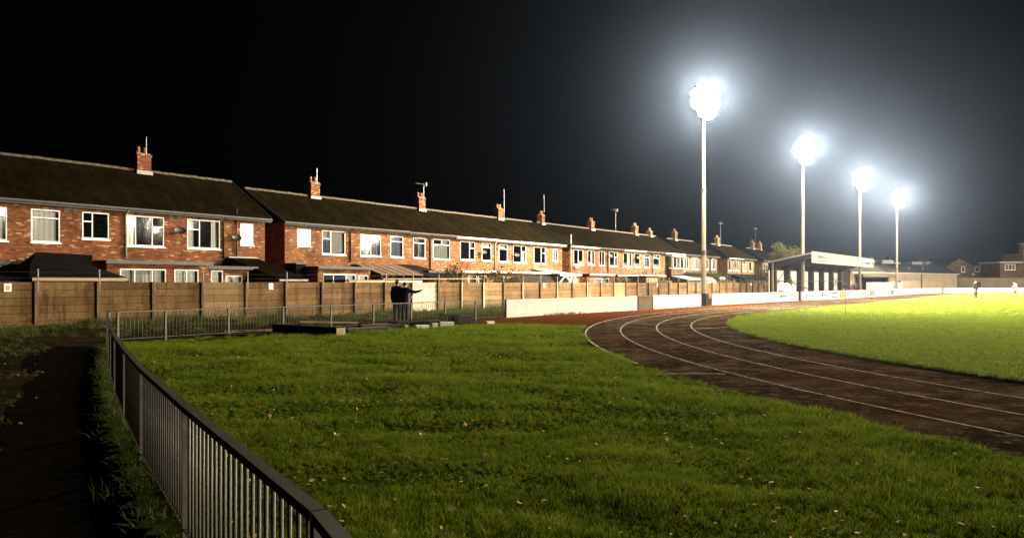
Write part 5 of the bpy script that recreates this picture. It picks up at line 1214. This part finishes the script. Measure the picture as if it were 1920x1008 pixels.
for q, (px_, py_, L_, w_, h_, rz, lab, cap, z_) in enumerate(((-4.35, 29.55, 0.8, 0.42, 0.3, 1.15, 'black block with cream end, leftmost of the row', 'cream_paint', 0), (-3.9, 30.6, 1.5, 0.3, 0.22, 0.95, 'dark low block behind the white slab', 'timber_dark', 0),
        (-2.6, 32.2, 1.0, 0.4, 0.34, 1.1, 'black block with cream end standing in the middle of the row', 'cream_paint', 0.12), (-2.1, 32.6, 1.1, 0.4, 0.34, 1.15, 'black block with cream end, right of the middle one', 'cream_paint', 0.04))):
    block('shade_black_block', lab, 'block', (px_, py_), L_, w_, h_, rz, 'felt_black', cap, z_)
for q, (px_, py_, L_, w_, h_, rz, lab) in enumerate(((-3.45, 29.4, 0.5, 0.3, 0.16, 0.4, 'white slab lying in the middle of the debris'), (-3.0, 29.9, 0.2, 0.25, 0.2, 0.2, 'small white kerb piece standing right of the white slab'), (-2.6, 30.6, 0.55, 0.25, 0.22, 0.25, 'white painted kerb block at the lawn edge'), (-0.95, 32.9, 0.36, 0.22, 0.13, 0.5, 'single white block lying apart at the red apron'), (-4.05, 29.2, 0.2, 0.15, 0.16, 0.9, 'small grey stone beside the leftmost cream ended block'))):
    block('white_kerb', lab, 'kerb stone', (px_, py_), L_, w_, h_, rz, 'white_paint_worn' if q < 4 else 'stone_bit', None, -0.01)

# ------------------------------------------------------------------ people
def person(name, label, loc, face, joints, radii, regions, group=None, hair=True, cap=None):
    """joints: name -> (x right, y forward, z) in metres for a figure facing +y; one skinned body, materials by region"""
    E_ = [('pelvis', 'waist'), ('waist', 'chest'), ('chest', 'neck'), ('neck', 'head0'), ('head0', 'head1')]
    for sd in 'lr':
        E_ += [('chest', 'sh' + sd), ('sh' + sd, 'el' + sd), ('el' + sd, 'wr' + sd), ('wr' + sd, 'pa' + sd), ('pelvis', 'hi' + sd), ('hi' + sd, 'kn' + sd), ('kn' + sd, 'an' + sd), ('an' + sd, 'to' + sd)]
    J = dict(joints); Rr = dict(radii)
    for sd in 'lr':     # five fingers
        w_, p_ = Vector(J['wr' + sd]), Vector(J['pa' + sd]); dr = (p_ - w_).normalized(); sdv = dr.cross(Vector((0, 0, 1)))
        sdv = sdv.normalized() if sdv.length > 0.2 else Vector((0, 1, 0))
        for k, (of, ln) in enumerate(((-0.03, 0.075), (-0.01, 0.09), (0.01, 0.085), (0.028, 0.065))):
            J['f%d%s' % (k, sd)] = tuple(p_ + sdv * of + dr * ln * 0.55 + Vector((0, 0, -0.005))); J['g%d%s' % (k, sd)] = tuple(p_ + sdv * of * 1.15 + dr * ln + Vector((0, 0, -0.02)))
            Rr['f%d%s' % (k, sd)] = 0.01; Rr['g%d%s' % (k, sd)] = 0.008
            E_ += [('pa' + sd, 'f%d%s' % (k, sd)), ('f%d%s' % (k, sd), 'g%d%s' % (k, sd))]
        J['th' + sd] = tuple(w_ + (p_ - w_) * 0.6 - sdv * 0.05 + Vector((0, 0, 0.01))); Rr['th' + sd] = 0.011; E_.append(('wr' + sd, 'th' + sd))
    names = list(J); ix = {k: i for i, k in enumerate(names)}
    me = bpy.data.meshes.new('skeleton'); me.from_pydata([J[k] for k in names], [(ix[a], ix[b]) for a, b in E_], [])
    o = bpy.data.objects.new('skeleton', me); COL.objects.link(o)
    md = o.modifiers.new('skin', 'SKIN'); md.use_smooth_shade = True
    o.modifiers.new('sub', 'SUBSURF').levels = 1
    for i, k in enumerate(names):
        r_ = Rr.get(k, 0.05); sv = me.skin_vertices[0].data[i]; sv.radius = (r_, r_) if not isinstance(r_, tuple) else r_; sv.use_root = (k == 'pelvis')
    dg = bpy.context.evaluated_depsgraph_get(); bme = bpy.data.meshes.new_from_object(o.evaluated_get(dg))
    bpy.data.objects.remove(o)
    mats = []
    for r_ in regions:
        if r_[1] not in mats: mats.append(r_[1])
    bme.materials.clear()
    for m_ in mats: bme.materials.append(MATS[m_])
    keys = [k for k in names]
    pos = [Vector(J[k]) for k in keys]
    reg = dict(regions)
    for p_ in bme.polygons:
        c_ = p_.center; k = keys[min(range(len(keys)), key=lambda q: (pos[q] - c_).length)]
        grp = 'skin' if k[:2] in ('pa', 'th') or (k[0] in 'fg' and k[1].isdigit()) or k in ('head0', 'head1', 'neck') else 'legs' if k[:2] in ('kn', 'hi') or k == 'pelvis' else 'feet' if k[:2] in ('an', 'to') else 'top'
        if grp == 'skin' and k == 'neck' and c_.z < J['neck'][2]: grp = 'top'
        p_.material_index = mats.index(reg[grp]); p_.use_smooth = True
    t = thing(name, label, 'person', loc, face, group)
    body = put('body', bme, t)
    hd = Vector(J['head1']); fw = Vector((0, 1, 0))
    bm = bmesh.new(); bmesh.ops.create_icosphere(bm, subdivisions=3, radius=0.108)
    for v_ in list(bm.verts): v_.co.z *= 1.12
    bmesh.ops.delete(bm, geom=[v_ for v_ in bm.verts if v_.co.z < -0.035 or (v_.co.y > 0.045 and v_.co.z < 0.05)], context='VERTS')
    bmesh.ops.translate(bm, verts=bm.verts, vec=hd + Vector((0, -0.012, 0.0)))
    hm = bpy.data.meshes.new('hair'); bm.to_mesh(hm); bm.free(); hm.materials.append(MATS[cap or 'hair']); put('hair', hm, t)
    fm = MB(); h0 = (Vector(J['head0']) + hd) / 2
    fm.add([(hd.x - 0.014, hd.y + 0.085, hd.z - 0.05), (hd.x + 0.014, hd.y + 0.085, hd.z - 0.05), (hd.x, hd.y + 0.125, hd.z - 0.055), (hd.x, hd.y + 0.09, hd.z - 0.0)], [(0, 1, 2), (0, 2, 3), (1, 3, 2)])
    for sx in (-1, 1): fm.box(hd.x + sx * 0.1 - 0.012, hd.x + sx * 0.1 + 0.012, hd.y - 0.02, hd.y + 0.02, hd.z - 0.06, hd.z)
    fm.build('nose_and_ears', 'skin', t)
    em = MB()
    for sx in (-1, 1): em.box(hd.x + sx * 0.035 - 0.012, hd.x + sx * 0.035 + 0.012, hd.y + 0.092, hd.y + 0.1, hd.z - 0.022, hd.z - 0.012)
    em.box(hd.x - 0.025, hd.x + 0.025, hd.y + 0.088, hd.y + 0.096, hd.z - 0.085, hd.z - 0.078)
    em.build('eyes_and_mouth', 'ink_black', t)
    return t
RAD = dict(pelvis=(0.17, 0.13), waist=(0.165, 0.125), chest=(0.19, 0.13), neck=0.06, head0=0.075, head1=0.1, shl=0.09, shr=0.09, ell=0.062, elr=0.062, wrl=0.045, wrr=0.045, pal=0.035, par=0.035, hil=0.115, hir=0.115, knl=0.08, knr=0.08, anl=0.06, anr=0.06, tol=0.045, tor=0.045)
def std(h=1.8, **over):
    k = h / 1.8
    J = dict(pelvis=(0, 0, 0.98), waist=(0, 0, 1.14), chest=(0, 0, 1.4), neck=(0, 0.01, 1.56), head0=(0, 0.03, 1.64), head1=(0, 0.04, 1.71), shl=(-0.19, 0, 1.47), shr=(0.19, 0, 1.47), ell=(-0.25, -0.02, 1.18), elr=(0.25, -0.02, 1.18), wrl=(-0.26, 0.06, 0.93), wrr=(0.26, 0.06, 0.93), pal=(-0.26, 0.09, 0.85), par=(0.26, 0.09, 0.85),
             hil=(-0.1, 0, 0.9), hir=(0.1, 0, 0.9), knl=(-0.11, 0.03, 0.5), knr=(0.11, 0.03, 0.5), anl=(-0.11, 0, 0.08), anr=(0.11, 0, 0.08), tol=(-0.12, 0.16, 0.045), tor=(0.12, 0.16, 0.045))
    J.update(over); return {a: tuple(x * k for x in b) for a, b in J.items()}
coat = dict(RAD); coat.update(pelvis=(0.21, 0.16), waist=(0.215, 0.165), chest=(0.23, 0.165), shl=0.115, shr=0.115, ell=0.085, elr=0.085, wrl=0.06, wrr=0.06, hil=0.13, hir=0.13, knl=0.095, knr=0.095)
dark = [('skin', 'skin'), ('legs', 'cloth_navy'), ('feet', 'cloth_black'), ('top', 'cloth_black')]
# the two spectators behind the lawn railing, seen from behind
person('person', 'person in a bulky black coat standing close behind the pointing one', (-5.33, 35.55, -0.02), R(-20), std(1.88), coat, dark, 'two people at the railing')
person('person', 'person in dark clothes pointing right with an outstretched arm', (-4.93, 35.3, -0.02), R(-25), std(1.8, elr=(0.46, 0.1, 1.34), wrr=(0.70, 0.16, 1.42), par=(0.80, 0.18, 1.45), wrl=(-0.1, 0.22, 1.0), pal=(-0.05, 0.25, 0.95)), coat, dark, 'two people at the railing')
pp = thing('paper_bag', 'white bag hanging at the side of the pointing person', 'bag', (-4.62, 35.12, 0.0), R(-20))
MB().add([(-0.08, -0.02, 0.95), (0.1, -0.02, 1.2), (0.13, -0.02, 1.3), (0.02, -0.02, 1.3), (-0.08, 0.02, 0.95), (0.1, 0.02, 1.2), (0.13, 0.02, 1.3), (0.02, 0.02, 1.3)], [(0, 1, 2, 3), (4, 7, 6, 5), (0, 4, 5, 1), (1, 5, 6, 2), (2, 6, 7, 3), (3, 7, 4, 0)]).build('bag', 'paper', pp)
# players
pz = lambda x, y: float(pitch_h(np.array(x), np.array(y)))
kit = [('skin', 'skin'), ('legs', 'cloth_navy'), ('feet', 'cloth_black'), ('top', 'cloth_navy')]
x_, y_ = 0.6035 * 84, 84.0
person('person', 'player in dark kit standing on the pitch at the far right', (x_, y_, pz(x_, y_)), R(200), std(1.86), RAD, kit, 'people on the pitch')
x_, y_ = 0.6563 * 92, 92.0
person('person', 'running player in white and orange near the right edge', (x_, y_, pz(x_, y_)), R(60), std(1.75, knl=(-0.1, 0.3, 0.6), anl=(-0.1, 0.15, 0.2), tol=(-0.1, 0.3, 0.16), knr=(0.1, -0.05, 0.48), anr=(0.1, -0.35, 0.2), tor=(0.1, -0.28, 0.08), chest=(0, 0.12, 1.36), neck=(0, 0.18, 1.5), head0=(0, 0.21, 1.58), head1=(0, 0.23, 1.65), elr=(0.28, 0.15, 1.15), wrr=(0.25, 0.38, 1.2), par=(0.24, 0.45, 1.24)), RAD, [('skin', 'skin'), ('legs', 'cloth_orange'), ('feet', 'cloth_white'), ('top', 'cloth_white')], 'people on the pitch')
q_ = P(85.0, 23.9)
person('person', 'person in a tan jacket standing on the stand steps', (q_.x, q_.y, 0.62), R(-60), std(1.8, wrr=(0.2, 0.3, 1.15), par=(0.15, 0.36, 1.18), elr=(0.28, 0.1, 1.18)), RAD, [('skin', 'skin'), ('legs', 'cloth_black'), ('feet', 'cloth_black'), ('top', 'cloth_tan')])
q_ = Vector((0.4333 * 112, 112, 0))
person('person', 'small dark figure standing right of the stand', (q_.x, q_.y, 0.0), R(180), std(1.85), RAD, [('skin', 'skin'), ('legs', 'cloth_black'), ('feet', 'cloth_black'), ('top', 'cloth_black')])

# corner pole on the near edge of the pitch
x_, y_ = 0.4345 * 40.6, 40.6
t = thing('corner_flag', 'thin corner flag pole at the near corner of the pitch', 'corner flag', (x_, y_, pz(x_, y_)))
MB().tube([(0, 0, -0.1), (0, 0, 1.45)], 0.014, 6).build('pole', 'timber_dark', t)
MB().tube([(0, 0, 1.45), (0, 0, 1.47)], 0.02, 6).build('cap', 'rubber_black', t)

# ------------------------------------------------------------------ night haze over the whole ground
hz = MB().box(-160, 330, -140, 330, -1.2, 24.0).build('haze', None)
m = bpy.data.materials.new('haze'); m.use_nodes = True
nt = m.node_tree; nt.nodes.remove(nt.nodes['Principled BSDF'])
pv = nt.nodes.new('ShaderNodeVolumePrincipled')
pv.inputs['Color'].default_value = (0.5, 0.67, 1.0, 1); pv.inputs['Density'].default_value = HAZE_DENSITY; pv.inputs['Anisotropy'].default_value = HAZE_G
nt.links.new(pv.outputs[0], nt.nodes['Material Output'].inputs['Volume'])
hz.data.materials.append(m)
tag(hz, 'thin mist glowing round the floodlights', 'haze', kind='stuff')
